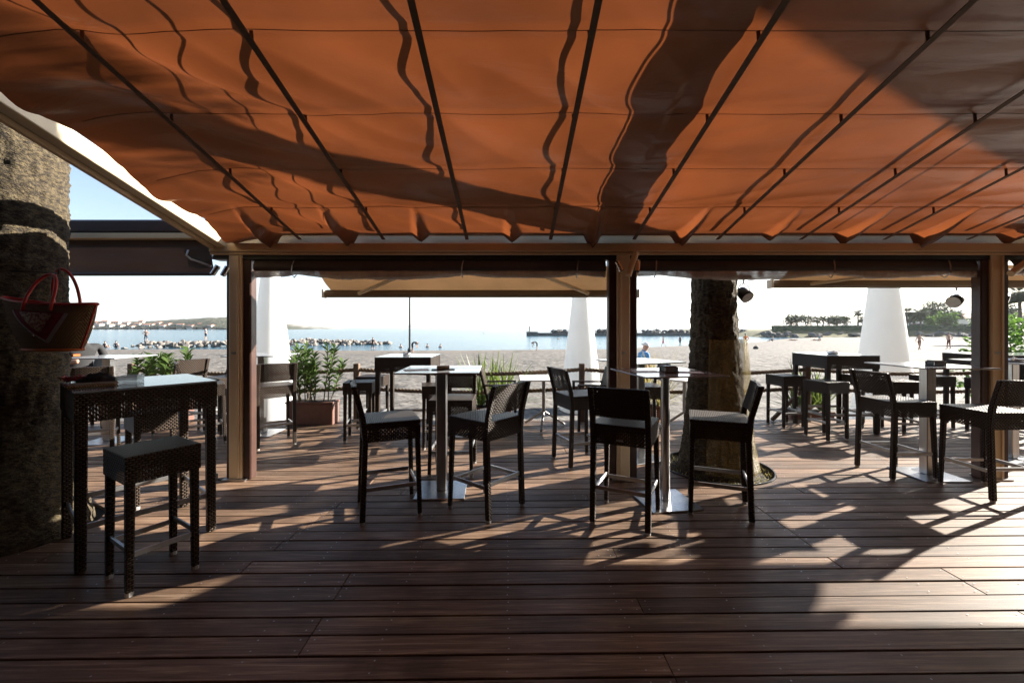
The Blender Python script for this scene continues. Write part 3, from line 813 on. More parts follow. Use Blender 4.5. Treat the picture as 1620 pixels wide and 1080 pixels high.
# bar chair: origin on the floor, front towards +Y
bc = thing("bar_chair", "", "bar chair")
MB().box(-.215, .215, -.20, .225, .715, .745).build("seat", M['wick'], bc, bevel=0.012, uv=True, seg=2)
for (a, b, c, d) in ((-.213, .213, .208, .222), (-.213, .213, -.198, -.186)): MB().box(a, b, c, d, .60, .716).build("apron", M['wickh'], bc, uv=True)
for s in (-1, 1): MB().box(s * .206 - .007, s * .206 + .007, -.185, .207, .60, .716).build("apron", M['wickh'], bc, uv=True)
for s in (-1, 1):
    MB().bar((s * .190, .200, .70), (s * .205, .218, .018), .040, .040, up=(0, 1, 0), w1=.032, h1=.032).build("leg", M['wick'], bc, bevel=0.006, uv=True)
    mb = MB()
    pr = [(-.200, .018), (-.188, .36), (-.180, .62), (-.196, .78), (-.262, 1.02)]
    w = .020
    mb.v = []
    for (yy, zz) in pr:
        mb.v += [(s * .198 - w, yy - w, zz), (s * .198 + w, yy - w, zz), (s * .198 + w, yy + w, zz), (s * .198 - w, yy + w, zz)]
    for i in range(len(pr) - 1):
        for k in range(4): mb.f.append((i * 4 + k, i * 4 + (k + 1) % 4, i * 4 + 4 + (k + 1) % 4, i * 4 + 4 + k)); mb.mi.append(0)
    n4 = (len(pr) - 1) * 4
    mb.f += [(3, 2, 1, 0), (n4, n4 + 1, n4 + 2, n4 + 3)]; mb.mi += [0, 0]
    mb.build("leg", M['wick'], bc, bevel=0.005, uv=True)
mb = MB()
vs = []
for i in range(9):
    x = -.177 + .354 * i / 8; cv = -.018 * (1 - (x / .177) ** 2)
    for (yy, zz) in ((-.210, .800), (-.262, 1.018), (-.236, 1.022), (-.184, .803)): vs.append((x, yy + cv, zz))
fs = [(0, 1, 2, 3), (32, 35, 34, 33)]
for i in range(8):
    for k in range(4): a = i * 4 + k; b = i * 4 + (k + 1) % 4; fs.append((a, a + 4, b + 4, b))
mb.add(vs, fs); mb.build("backrest", M['wickh'], bc, uv=True)
for (p, q) in (((-.19, .207, .23), (.19, .207, .23)), ((-.19, -.186, .27), (.19, -.186, .27)), ((-.198, .19, .25), (-.198, -.18, .25)), ((.198, .19, .25), (.198, -.18, .25))):
    MB().bar(p, q, .014, .030).build("stretcher", M['alum'], bc, bevel=0.003)
caps(bc, [(.205, .218), (-.205, .218), (.198, -.200), (-.198, -.200)])
register(bc); BC = {}
GC = "woven bar chairs"
# bar stool
bs = thing("bar_stool", "", "bar stool")
MB().box(-.178, .178, -.178, .178, .725, .755).build("seat", M['wick'], bs, bevel=0.010, uv=True, seg=2)
for s in (-1, 1):
    MB().box(-.176, .176, s * .170 - .006, s * .170 + .006, .605, .726).build("apron", M['wickh'], bs, uv=True)
    MB().box(s * .170 - .006, s * .170 + .006, -.163, .163, .605, .726).build("apron", M['wickh'], bs, uv=True)
    for q in (-1, 1): MB().bar((s * .150, q * .150, .715), (s * .154, q * .154, .018), .042, .042, up=(0, 1, 0), w1=.036, h1=.036).build("leg", M['wick'], bs, bevel=0.006, uv=True)
    MB().bar((-.15, s * .152, .215), (.15, s * .152, .215), .014, .030).build("stretcher", M['alum'], bs, bevel=0.003)
    MB().bar((s * .152, -.15, .235), (s * .152, .15, .235), .014, .030).build("stretcher", M['alum'], bs, bevel=0.003)
caps(bs, [(a * .154, b * .154) for a in (-1, 1) for b in (-1, 1)], 0.021)
register(bs); BS = {}
GS = "woven bar stools without backs"
# woven bar table
wt = thing("woven_bar_table", "", "bar table")
for s in (-1, 1):
    MB().box(-.36, .36, s * .350 - .008, s * .350 + .008, .885, 1.058).build("apron", M['wickh'], wt, uv=True)
    MB().box(s * .350 - .008, s * .350 + .008, -.341, .341, .885, 1.058).build("apron", M['wickh'], wt, uv=True)
    for q in (-1, 1): MB().bar((s * .326, q * .326, 1.05), (s * .330, q * .330, .0), .058, .058, up=(0, 1, 0), w1=.052, h1=.052).build("leg", M['wick'], wt, bevel=0.007, uv=True)
    MB().bar((-.31, s * .330, .26), (.31, s * .330, .26), .014, .034).build("stretcher", M['alum'], wt, bevel=0.003)
    MB().bar((s * .330, -.31, .24), (s * .330, .31, .24), .014, .034).build("stretcher", M['alum'], wt, bevel=0.003)
MB().box(-.362, .362, -.362, .362, 1.060, 1.072).build("tabletop", M['glass'], wt, bevel=0.003)
register(wt); WT = {}
GT = "woven bar tables with glass tops"
# pedestal table
def pedestal(name, rnd):
    t = thing(name, "", "bar table")
    MB().box(-.345, .345, -.345, .345, 1.070, 1.082).build("tabletop", M['top'], t, bevel=0.003)
    MB().box(-.16, .16, -.16, .16, 1.056, 1.069).build("top_bracket", M['metal'], t)
    if rnd: MB().lathe([(.036, .014), (.036, 1.055)], 24).build("column", M['metal'], t)
    else: MB().box(-.045, .045, -.045, .045, .014, 1.055).build("column", M['metal'], t, bevel=0.006)
    MB().box(-.215, .215, -.215, .215, .001, .013).build("base_plate", M['metal'], t, bevel=0.003)
    return register(t)
pt = pedestal("pedestal_table", False); PT = {}
pr_ = pedestal("pedestal_table", True); PR = {}
GP = "steel pedestal bar tables"
# low table and low armchair outside
lt = thing("low_table", "", "table")
MB().box(-.35, .35, -.35, .35, .705, .725).build("tabletop", M['render'], lt, bevel=0.004)
MB().box(-.022, .022, -.022, .022, .20, .704).build("column", M['alum'], lt, bevel=0.004)
for k in range(3):
    a = R(20 + 120 * k); MB().bar((0.02 * math.cos(a), 0.02 * math.sin(a), .22), (.33 * math.cos(a), .33 * math.sin(a), .02), .035, .028).build("leg", M['alum'], lt, bevel=0.004)
register(lt); LT = {}
la = thing("low_armchair", "", "armchair")
MB().box(-.23, .23, -.21, .23, .40, .45).build("seat", M['wick'], la, bevel=0.012, uv=True)
MB().add([(-.22, -.20, .50), (.22, -.20, .50), (.22, -.30, .87), (-.22, -.30, .87), (-.22, -.17, .50), (.22, -.17, .50), (.22, -.27, .88), (-.22, -.27, .88)],
         [(0, 1, 2, 3), (4, 7, 6, 5), (0, 4, 5, 1), (3, 2, 6, 7), (0, 3, 7, 4), (1, 5, 6, 2)]).build("backrest", M['wickh'], la, uv=True)
for s in (-1, 1):
    MB().bar((s * .225, .20, .64), (s * .225, .21, 0), .035, .035, up=(0, 1, 0)).build("leg", M['wick'], la, uv=True)
    MB().bar((s * .225, -.29, .86), (s * .225, -.17, .42), .03, .03, up=(1, 0, 0)).build("back_upright", M['wick'], la, uv=True)
    MB().bar((s * .225, -.18, .43), (s * .225, -.25, 0), .035, .035, up=(1, 0, 0)).build("leg", M['wick'], la, uv=True)
    MB().bar((s * .225, -.235, .65), (s * .225, .22, .655), .045, .022).build("armrest", M['wick'], la, uv=True)
register(la); LA = {}

def chair(x, y, face, label): return place(bc, BC, label, (x, y, 0), face - 90, GC)      # face: direction looked at, degrees from +X
def stool(x, y, deg, label): return place(bs, BS, label, (x, y, 0), deg, GS)
def wtable(x, y, deg, label): return place(wt, WT, label, (x, y, 0), deg, GT)

# foreground
wtable(-2.615, 3.0, 51, "nearest woven bar table, at the left palm, with clutter on its glass top")
stool(-2.12, 2.52, 58, "nearest bar stool, in front of the cluttered woven table")
stool(-3.02, 3.62, 52, "bar stool behind the cluttered woven table beside the left palm")
place(pt, PT, "square-column steel table between the left and middle posts", (-.625, 3.80, 0), 2, GP)
place(pr_, PR, "round-column steel table in front of the middle post", (1.28, 3.56, 0), 9, GP)
chair(-.99, 3.40, 22, "black bar chair left of the square-column table, seen from its side")
chair(-.20, 3.45, 140, "bar chair with sunlit woven back right of the square-column table")
mc = chair(.865, 3.25, 63, "bar chair with its dark back to us at the round-column table")
MB().box(-.025, .025, -.2025, -.199, .628, .642).build("maker_plate", M['alum'], mc)
chair(1.66, 3.41, 158, "bar chair in front of the plastic-wrapped palm trunk")
chair(-.60, 4.37, -90, "bar chair behind the square-column table, facing us")
place(pt, PT, "steel bar table partly hidden behind the middle post", (1.42, 4.76, 0), 24, GP)
chair(1.62, 5.28, 175, "bar chair between the middle post and the wrapped palm")
chair(.72, 4.62, 20, "bar chair left of the middle post, seen from behind its left side")
# right
chair(3.80, 4.25, 2, "bar chair left of the table beside the right post")
chair(4.18, 3.74, 91, "rightmost bar chair, cut by the picture edge")
place(pt, PT, "steel table in front of the right post with a napkin holder", (4.09, 4.20, 0), 0, GP)
place(pt, PT, "steel table right of the right post with an ashtray", (5.52, 4.72, 0), 6, GP)
wtable(4.62, 6.13, 0, "woven bar table between the wrapped palm and the right post")
stool(4.02, 6.28, 8, "bar stool left of the woven table beyond the wrapped palm")
stool(4.12, 5.60, 14, "bar stool in front of the woven table beyond the wrapped palm")
stool(5.16, 6.28, 4, "bar stool right of the woven table beyond the wrapped palm")
stool(5.10, 5.62, -10, "bar stool behind the chair left of the right post")
stool(6.12, 6.22, 5, "bar stool left of the far woven table at the right post")
stool(6.55, 5.85, 10, "bar stool close behind the right post")
wtable(6.95, 6.18, 0, "far woven bar table behind the right post")
wtable(7.75, 6.12, 2, "woven bar table at the right picture edge behind the ashtray")
chair(6.15, 5.05, 200, "bar chair right of the ashtray table at the picture edge")
# middle back
wtable(-1.40, 5.82, 0, "woven bar table before the lamp post at the rope fence")
stool(-1.98, 5.55, 10, "bar stool at the fence post, left of the woven table")
stool(-2.02, 6.20, -6, "bar stool furthest back, left of the fence-side woven table")
stool(-.93, 5.25, 12, "bar stool right of the fence-side woven table, behind the steel column")
place(lt, LT, "white low table with three splayed legs by the rope fence", (.46, 6.22, 0), 0, "low white tables")
place(lt, LT, "white low table half hidden behind the wrapped palm", (2.50, 6.18, 0), 40, "low white tables")
place(la, LA, "low armchair left of the white low table", (-.16, 6.12, 0), -90, "low armchairs by the fence")
place(la, LA, "low armchair right of the white low table, at the fence post", (1.12, 6.10, 0), 92, "low armchairs by the fence")
# left back
place(pt, PT, "steel table behind the left palm with a man sitting at it", (-5.15, 5.45, 0), 4, GP)
chair(-4.78, 4.85, 126, "bar chair with its back to us behind the cluttered woven table")
chair(-4.55, 5.85, 160, "dark bar chair beside the left oleander")
chair(-4.15, 6.15, 250, "bar chair mostly hidden behind the cluttered table, at the rope fence")
place(pt, PT, "steel table just behind the left post", (-3.42, 5.85, 0), 0, GP)
chair(-2.97, 5.32, 128, "bar chair with sunlit woven back right of the left post")
chair(-3.92, 5.40, 40, "bar chair left of the left post in the shade")

# ---- things on the tables
def item_at(name, label, cat, x, y, z, deg=0): return thing(name, label, cat, (x, y, z), deg)
t = item_at("menu_stand", "pale wooden menu block on a dark tray on the square-column table", "menu stand", -.60, 3.72, 1.0825, 8)
MB().box(-.10, .10, -.05, .05, 0, .006).build("tray", M['dark'], t, bevel=.002); MB().box(-.055, .055, -.022, .022, .0065, .035).build("block", M['wood2'], t, bevel=.004)
def sheet(x, y, z, deg, label):
    o = MB().box(-.105, .105, -.075, .075, 0, .0015).build("paper_menu", M['paper']); o.location = (x, y, z); o.rotation_euler = (0, 0, R(deg)); tag(o, label, "menu")
sheet(-.83, 3.70, 1.0825, 20, "paper menu left of the wooden menu block")
sheet(1.12, 3.55, 1.0825, 4, "paper place mat left of the napkin holder on the round-column table")
sheet(1.45, 3.50, 1.0825, -12, "paper place mat right of the napkin holder on the round-column table")
def napkin(x, y, z, deg, label):
    t = item_at("napkin_holder", label, "napkin holder", x, y, z, deg)
    MB().box(-.06, .06, -.05, .05, 0, .008).build("tray", M['dark'], t, bevel=.002)
    for s in (-1, 1): MB().box(-.058, .058, s * .045 - .003, s * .045 + .003, .0085, .045).build("side", M['chrome'], t, bevel=.001)
    MB().box(-.052, .052, -.038, .038, .0085, .055).build("napkins", M['dark'], t, bevel=.004)
napkin(1.285, 3.50, 1.0825, 10, "dark napkin holder on the round-column table")
napkin(4.07, 4.10, 1.0825, 0, "dark napkin holder on the table in front of the right post")
def ashtray(x, y, z, label, glass=True, r=.06):
    t = item_at("ashtray", label, "ashtray", x, y, z)
    MB().lathe([(r * .8, 0), (r, .006), (r * 1.05, .034), (r * .9, .036), (r * .8, .010), (.001, .009)], 20, cap=False).build("bowl", M['chrome'] if not glass else M['clearglass'], t, smooth=True)
    for k in range(4):
        a = R(45 + 90 * k); MB().box(-.008, .008, -.006, .006, .0365, .046).build("rest", M['chrome'], t).location = (r * math.cos(a) * .97, r * math.sin(a) * .97, 0)
ashtray(5.42, 4.60, 1.0825, "silver ashtray on the table right of the right post", False, .085)
ashtray(4.55, 6.05, 1.0725, "small dark dish on the woven table beyond the wrapped palm", False, .07)
ashtray(-1.42, 5.75, 1.0725, "small dish on the fence-side woven table", False, .05)
# clutter on the nearest woven table
ca, sa_ = math.cos(R(51)), math.sin(R(51))
def on_t(u, v): return (-2.615 + u * ca - v * sa_, 3.0 + u * sa_ + v * ca)
x, y = on_t(-.05, .02)
t = item_at("glass_box", "clear glass ashtray block on the nearest woven table", "ashtray", x, y, 1.0725, 20)
MB().box(-.062, .062, -.055, .055, 0, .012).build("base", M['clearglass'], t, bevel=.003)
for s in (-1, 1):
    MB().box(-.062, .062, s * .047 - .008, s * .047 + .008, .0125, .046).build("side", M['clearglass'], t, bevel=.004)
    MB().box(s * .054 - .008, s * .054 + .008, -.038, .038, .0125, .046).build("side", M['clearglass'], t, bevel=.004)
x, y = on_t(-.20, .10)
mb = MB(); na = 22
for j in range(11):
    th = math.pi / 2 * j / 10
    for k in range(na):
        a = 2 * math.pi * k / na; r = math.cos(th) * (1 + .28 * nz(math.cos(a) * 1.6, math.sin(a) * 1.6, j * .25))
        mb.v.append((.12 * r * math.cos(a), .075 * r * math.sin(a), .062 * math.sin(th) * (1 + .45 * nz(math.cos(a) * 2.2, math.sin(a) * 2.2, j * .4 + 8))))
for j in range(10):
    for k in range(na): mb.f.append((j * na + k, j * na + (k + 1) % na, (j + 1) * na + (k + 1) % na, (j + 1) * na + k)); mb.mi.append(0)
o = tag(mb.build("crumpled_scarf", M['c_black'], None, smooth=True), "crumpled black scarf on the nearest woven table", "scarf"); o.location = (x, y, 1.0727)
x, y = on_t(-.27, .22); r_ = random.Random(5); pts = []
for i in range(90): pts.append((.075 * math.sin(i * .55 + nz(i * .1) * 3) * (1.4 + .3 * math.sin(i)), .05 * math.cos(i * .83), .010 + .040 * abs(math.sin(i * .37)) * r_.random()))
o = tag(MB().tube(pts, .0042, 5).build("red_cord", M['red'], None, smooth=True), "tangled red cord beside the palm on the nearest woven table", "cord"); o.location = (x, y, 1.0725)
x, y = on_t(-.25, -.12)
o = tag(MB().box(-.115, .115, -.075, .075, 0, .022).build("woven_pouch", M['raffia'], None, bevel=.009, uv=True), "flat woven pouch lying on the nearest woven table", "pouch"); o.location = (x, y, 1.0725); o.rotation_euler = (0, 0, R(38))

# ---- straw bag on the left palm
bag = thing("straw_bag", "woven straw basket bag with red handles hanging on the left palm", "bag", (-2.945, 2.74, 1.305), -6)
bag.scale = (1.04, 1.0, 1.14)
def bag_half(u, s):                       # u 0 bottom..1 rim; s 0..1 along the oval
    a = 2 * math.pi * s
    w = .185 + .135 * u ** 0.9; d = .085 + .045 * math.sin(u * 1.9) - .05 * u * u
    return (w * math.cos(a), d * math.sin(a) - .02 * u, .005 + (.265 + .05 * (abs(math.cos(a)) ** 2 - .6) * .4) * u - .02 * math.cos(a) * u)
mb = MB(); ns, nu = 48, 14
for j in range(nu + 1):
    for k in range(ns): mb.v.append(bag_half(j / nu, k / ns))
for j in range(nu):
    for k in range(ns): mb.f.append((j * ns + k, j * ns + (k + 1) % ns, (j + 1) * ns + (k + 1) % ns, (j + 1) * ns + k)); mb.mi.append(0)
mb.f.append(tuple(range(ns))[::-1]); mb.mi.append(0)
mb.build("basket", M['raffia'], bag, smooth=True, uv=True)
MB().tube([bag_half(1, k / ns) for k in range(ns)], .008, 6, closed=True).build("rim_binding", M['red'], bag, smooth=True)
MB().tube([bag_half(0, k / ns) for k in range(ns)], .009, 6, closed=True).build("base_binding", M['orange'], bag, smooth=True)
for s in (0.0, 0.5): MB().tube([bag_half(j / 14, s) for j in range(15)], .006, 6).build("side_binding", M['red'], bag, smooth=True)
for yy, ph in ((-.135, 0), (.06, -.035)):
    pts = []
    for i in range(25):
        u = i / 24; a = math.pi * u
        pts.append((-.095 * math.cos(a) + .045 + ph, yy * (1 - .55 * math.sin(a)) + .01, .22 + (.20 if yy < 0 else .22) * math.sin(a) ** .75 + (.02 if yy > 0 else 0)))
    MB().tube(pts, .0085, 8).build("handle", M['red'], bag, smooth=True)
def front_pt(x, u, off):                  # point on the front of the basket, a little proud
    w = .185 + .135 * u ** 0.9; d = .085 + .045 * math.sin(u * 1.9) - .05 * u * u
    s = max(-1, min(1, x / w)); return (x, -d * math.sqrt(max(0.02, 1 - s * s)) - .02 * u - off, .005 + .25 * u - .02 * s * u)
def patch(name, fn, mat, off, nx=20, ny=8):
    vs, fs = [], []
    for i in range(nx + 1):
        for j in range(ny + 1):
            x, u = fn(i / nx, j / ny); vs.append(front_pt(x, u, off))
    for i in range(nx):
        for j in range(ny): a = i * (ny + 1) + j; fs.append((a, a + ny + 1, a + ny + 2, a + 1))
    return MB().add(vs, fs).build(name, mat, bag, smooth=True)
def vee(w0, w1, top, low, x0=.035):
    return lambda i, j: (x0 + (-w0 + 2 * w0 * i), top - (top - low) * min(1, min(i / .66, (1 - i) / .34)) ** .85 * j - .0 * w1)
patch("flap_trim", vee(.180, 0, .84, .14), M['greytrim'], .006)
patch("flap", vee(.162, 0, .845, .22), M['maroon'], .010)
patch("bead_panel", vee(.105, 0, .82, .38), M['bead'], .014)
MB().lathe([(.008, 0), (.007, .006), (.001, .008)], 10).build("stud", M['chrome'], bag).location = front_pt(.03, .31, .018)

hk = tag(MB().tube([(-3.36, 2.86, 1.83), (-3.05, 2.78, 1.81), (-2.89, 2.72, 1.795), (-2.875, 2.71, 1.82)], .006, 6).build("bag_hook", M['dark']), "iron hook in the left palm carrying the straw bag", "hook")
# ---- spot lamps on the posts
def spot(x, y, z, d, lab, mat='chrome', r=.024, L=.095):
    t = thing("spot_lamp", lab, "spot lamp", (x, y, z)); d = Vector(d).normalized(); p = Vector((0, 0, 0))
    MB().tube([p - d * L * .5, p + d * L * .5], r, 16).build("housing", M[mat], t)
    MB().tube([p + d * (L * .5 + .0005), p + d * (L * .5 + .004)], r * .82, 14).build("lens", M['pane'], t)
    MB().tube([p + Vector((0, .01, 0)), p + Vector((0, .055, .02))], .009, 8).build("bracket", M['chrome'], t)
spot(-2.765, BY - .045, 1.985, (-.45, -.1, -.8), "chrome spot lamp left on the left post")
spot(-2.672, BY - .045, 1.975, (-.38, -.12, -.8), "chrome spot lamp right on the left post")
spot(1.000, BY - .045, 2.02, (.35, -.1, -.8), "spot lamp left of the brace on the middle post")
spot(1.170, BY - .045, 2.02, (-.12, -.15, -.9), "spot lamp right of the brace on the middle post")
spot(4.82, BY - .045, 2.06, (-.5, -.1, -.6), "spot lamp behind the brace on the right post", 'brown')
cr_ = thing("blind_crank", "bent steel crank arm against the dark blind beside the left post", "crank", (0, 0, 0))
MB().tube([(-2.80, BY - .05, 2.02), (-2.86, BY - .06, 2.045), (-2.98, BY - .06, 2.085), (-3.02, BY - .06, 2.12), (-3.005, BY - .06, 2.17)], .009, 8).build("arm", M['alum'], cr_, smooth=True)
# lamps hanging outside
def par_lamp(x, y, z, lab, d):
    t = thing("stage_lamp", lab, "lamp", (x, y, z)); d = Vector(d).normalized()
    MB().tube([d * -.07, d * -.05, d * 0, d * .07], [.03, .055, .062, .066], 16).build("housing", M['dark'], t, smooth=True)
    MB().tube([d * .0705, d * .074], [.060, .060], 16).build("grille", M['alum'], t)
    pts = [(.068 * math.cos(a), 0, .105 * math.sin(a)) for a in frange(0, math.pi, math.pi / 10)]
    MB().tube(pts, .005, 6).build("yoke", M['dark'], t)
    MB().tube([(0, 0, .105), (0, 0, .16)], .008, 6).build("hanger", M['dark'], t)
    return t
par_lamp(2.40, 4.42, 1.80, "black stage lamp hanging beside the wrapped palm trunk", (.15, -.6, -.5))
br = thing("lamp_bracket", "black bar bracket sticking out of the wrapped palm trunk", "bracket", (0, 0, 0)); MB().box(2.30, 2.47, 4.40, 4.44, 1.955, 1.99).build("bar", M['dark'], br)
par_lamp(4.75, 4.56, 1.745, "stage lamp hanging left of the right post under the awning", (-.7, -.3, -.3))
par_lamp(5.20, 4.56, 1.745, "stage lamp hanging right of the right post under the awning", (.5, -.6, -.2))
fl = thing("floor_lamp_cube", "small black floor uplight at the foot of the left post", "floor light", (-2.78, 3.98, 0), 20)
MB().box(-.028, .028, -.022, .022, .02, .085).build("housing", M['dark'], fl, bevel=.005); MB().box(-.022, .022, -.0245, -.0225, .028, .077).build("lens", M['clearglass'], fl)
MB().tube([(0, .02, .03), (.05, .05, .008), (.14, .02, .006), (.2, .06, .006)], .005, 6).build("cable", M['dark'], fl, smooth=True)

# ---- white cones on the beach
for (x, y, lab) in ((-5.66, 10.0, "tall white cone behind the left post"), (1.88, 11.6, "tall white cone left of the middle post"), (7.45, 8.55, "tall white cone left of the right post")):
    z0 = beach_z(x, y) - .05
    o = tag(MB().lathe([(.60, 0), (.585, .12), (.57, .2), (.40, 1.70), (.235, 3.15), (.10, 4.35), (.05, 4.75), (.02, 4.86)], 48).build("white_cone", M['cone'], None, smooth=True), lab + " on the beach", "cone", "white cones on the sand"); o.location = (x, y, z0)

# ---- planters and plants
def planter(x, y, w, d, h, lab, mat='planter', z=0.0):
    t = thing("planter", lab, "planter", (x, y, z))
    MB().box(-w / 2, w / 2, -d / 2, d / 2, 0, h - .03).build("box", M[mat], t, bevel=.008)
    MB().box(-w / 2 - .012, w / 2 + .012, -d / 2 - .012, d / 2 + .012, h - .029, h).build("rim", M[mat], t, bevel=.006)
    MB().box(-w / 2 + .03, w / 2 - .03, -d / 2 + .03, d / 2 - .03, h - .02, h + .008).build("soil", M['soil'], t)
def oleander(x, y, z, w, h, n, lab, seed):
    t = thing("oleander_shrub", lab, "shrub", (x, y, z)); r_ = random.Random(seed); st, lf = MB(), MB()
    for i in range(n):
        a = r_.uniform(0, 6.283); rr = r_.random() ** .5
        p0 = Vector((.35 * w * rr * math.cos(a), .12 * rr * math.sin(a), 0)); hh = h * r_.uniform(.5, 1.0)
        tip = Vector((.5 * w * rr * math.cos(a) * 1.1, .22 * rr * math.sin(a) + r_.uniform(-.08, .08), hh)); mid = (p0 + tip) / 2 + Vector((r_.uniform(-.05, .05), r_.uniform(-.05, .05), .03))
        st.tube([p0, mid, tip], [.009, .007, .004], 5)
        for k in range(30):
            u = .18 + .82 * (k / 30) ** .75; p = (p0.lerp(mid, u * 2) if u < .5 else mid.lerp(tip, u * 2 - 1))
            an = k * 2.1 + r_.uniform(-.4, .4); d = Vector((math.cos(an), math.sin(an), r_.uniform(.25, 1.1) + u * .6))
            lf.leaf(p, d, Vector((0, 0, 1)), r_.uniform(.10, .17), r_.uniform(.020, .032), bend=r_.uniform(.1, .6))
    st.build("stem", M['stem'], t); lf.build("foliage", M['leaf'], t)
def yucca(x, y, z, n, L, lab, seed, mat='leafy', spread=.12, name="yucca_plant", wid=.035):
    t = thing(name, lab, "plant", (x, y, z)); r_ = random.Random(seed); lf = MB()
    for c in range(3):
        c0 = Vector((spread * (c - 1), r_.uniform(-.05, .05), 0))
        for i in range(n):
            az = r_.uniform(0, 6.283); el = r_.uniform(.25, 1.45); d = Vector((math.cos(az) * math.cos(el), math.sin(az) * math.cos(el), math.sin(el))); LL = L * r_.uniform(.6, 1.1)
            x_ = d.cross(Vector((0, 0, 1))).normalized(); p = c0.copy(); vs = []; dr = d.copy()
            for k in range(6):
                w = wid * (1 - (k / 5) ** 2.2) + .001; vs += [p - x_ * w / 2, p + x_ * w / 2]
                dr = (dr + Vector((0, 0, -.07))).normalized(); p = p + dr * LL / 5
            lf.add(vs, [(2 * k, 2 * k + 1, 2 * k + 3, 2 * k + 2) for k in range(5)])
    lf.build("foliage", M[mat], t); MB().lathe([(.05, 0), (.035, .10), (.02, .16)], 10).build("stem", M['stem'], t)
planter(-3.02, 6.47, .70, .24, .34, "rust brown planter right of the left post")
oleander(-3.02, 6.47, .33, .95, .84, 15, "oleander shrub in the rust brown planter right of the left post", 4)
planter(-5.25, 6.47, .70, .24, .34, "rust brown planter behind the left tables")
oleander(-5.30, 6.47, .33, .80, .80, 16, "oleander shrub left of the left post, behind the cluttered table", 14)
planter(-.32, 6.95, .62, .26, .34, "terracotta planter behind the chair with the sunlit back", z=beach_z(0, 7.5) + .55)
yucca(-.32, 6.95, .16, 46, 1.0, "spiky yucca behind the square-column table", 6, spread=.2)
planter(2.15, 6.95, .70, .26, .36, "terracotta planter behind the middle post", z=beach_z(0, 7.5) + .55)
yucca(2.15, 6.95, .18, 80, .95, "yellowish feathery grass clump right of the middle post", 8, 'straw', .24, "grass_clump", .018)
planter(4.85, 7.0, .70, .26, .36, "dark red planter under the woven table beyond the palm", z=beach_z(0, 7.5) + .45)
yucca(4.85, 7.0, .10, 44, .85, "spiky plant under the woven table beyond the palm", 9, 'leafy', .2)
def leafcloud(mb, c, rad, n, size, r_, shell=.55):
    for i in range(n):
        while True:
            v = Vector((r_.uniform(-1, 1), r_.uniform(-1, 1), r_.uniform(-1, 1)))
            if .05 < v.length < 1: break
        v = v.normalized() * (v.length ** shell)
        p = Vector((c[0] + v.x * rad[0], c[1] + v.y * rad[1], c[2] + v.z * rad[2]))
        mb.leaf(p, Vector((r_.uniform(-1, 1), r_.uniform(-1, 1), r_.uniform(-.7, .7))), Vector((r_.uniform(-1, 1), r_.uniform(-1, 1), 1)), size * r_.uniform(.6, 1.3), size * r_.uniform(.35, .6))
def bush(name, lab, x, y, z, lobes, n, size, mat, seed, cat="shrub", stems=5):
    t = thing(name, lab, cat, (x, y, z)); r_ = random.Random(seed); lf, st = MB(), MB()
    for (c, rad) in lobes:
        leafcloud(lf, c, rad, int(n * rad[0] * rad[2]), size, r_)
        st.tube([(c[0] * .25, c[1] * .25, 0), (c[0] * .6, c[1] * .6, c[2] * .55), c], [.05, .03, .012], 6)
    lf.build("foliage", M[mat], t); st.build("stem", M['stem'], t)
bush("leafy_shrub", "bright green leafy shrub behind the right post", 13.6, 11.6, -.8, [((-.5, 0, 1.1), (.9, .8, 1.0)), ((.6, .2, 1.5), (.9, .8, 1.0)), ((1.6, 0, 1.2), (1.0, .9, 1.0)), ((.1, -.3, .6), (1.0, .8, .6)), ((-.1, .1, 2.0), (.45, .4, .5))], 900, .17, 'leafb', 21)

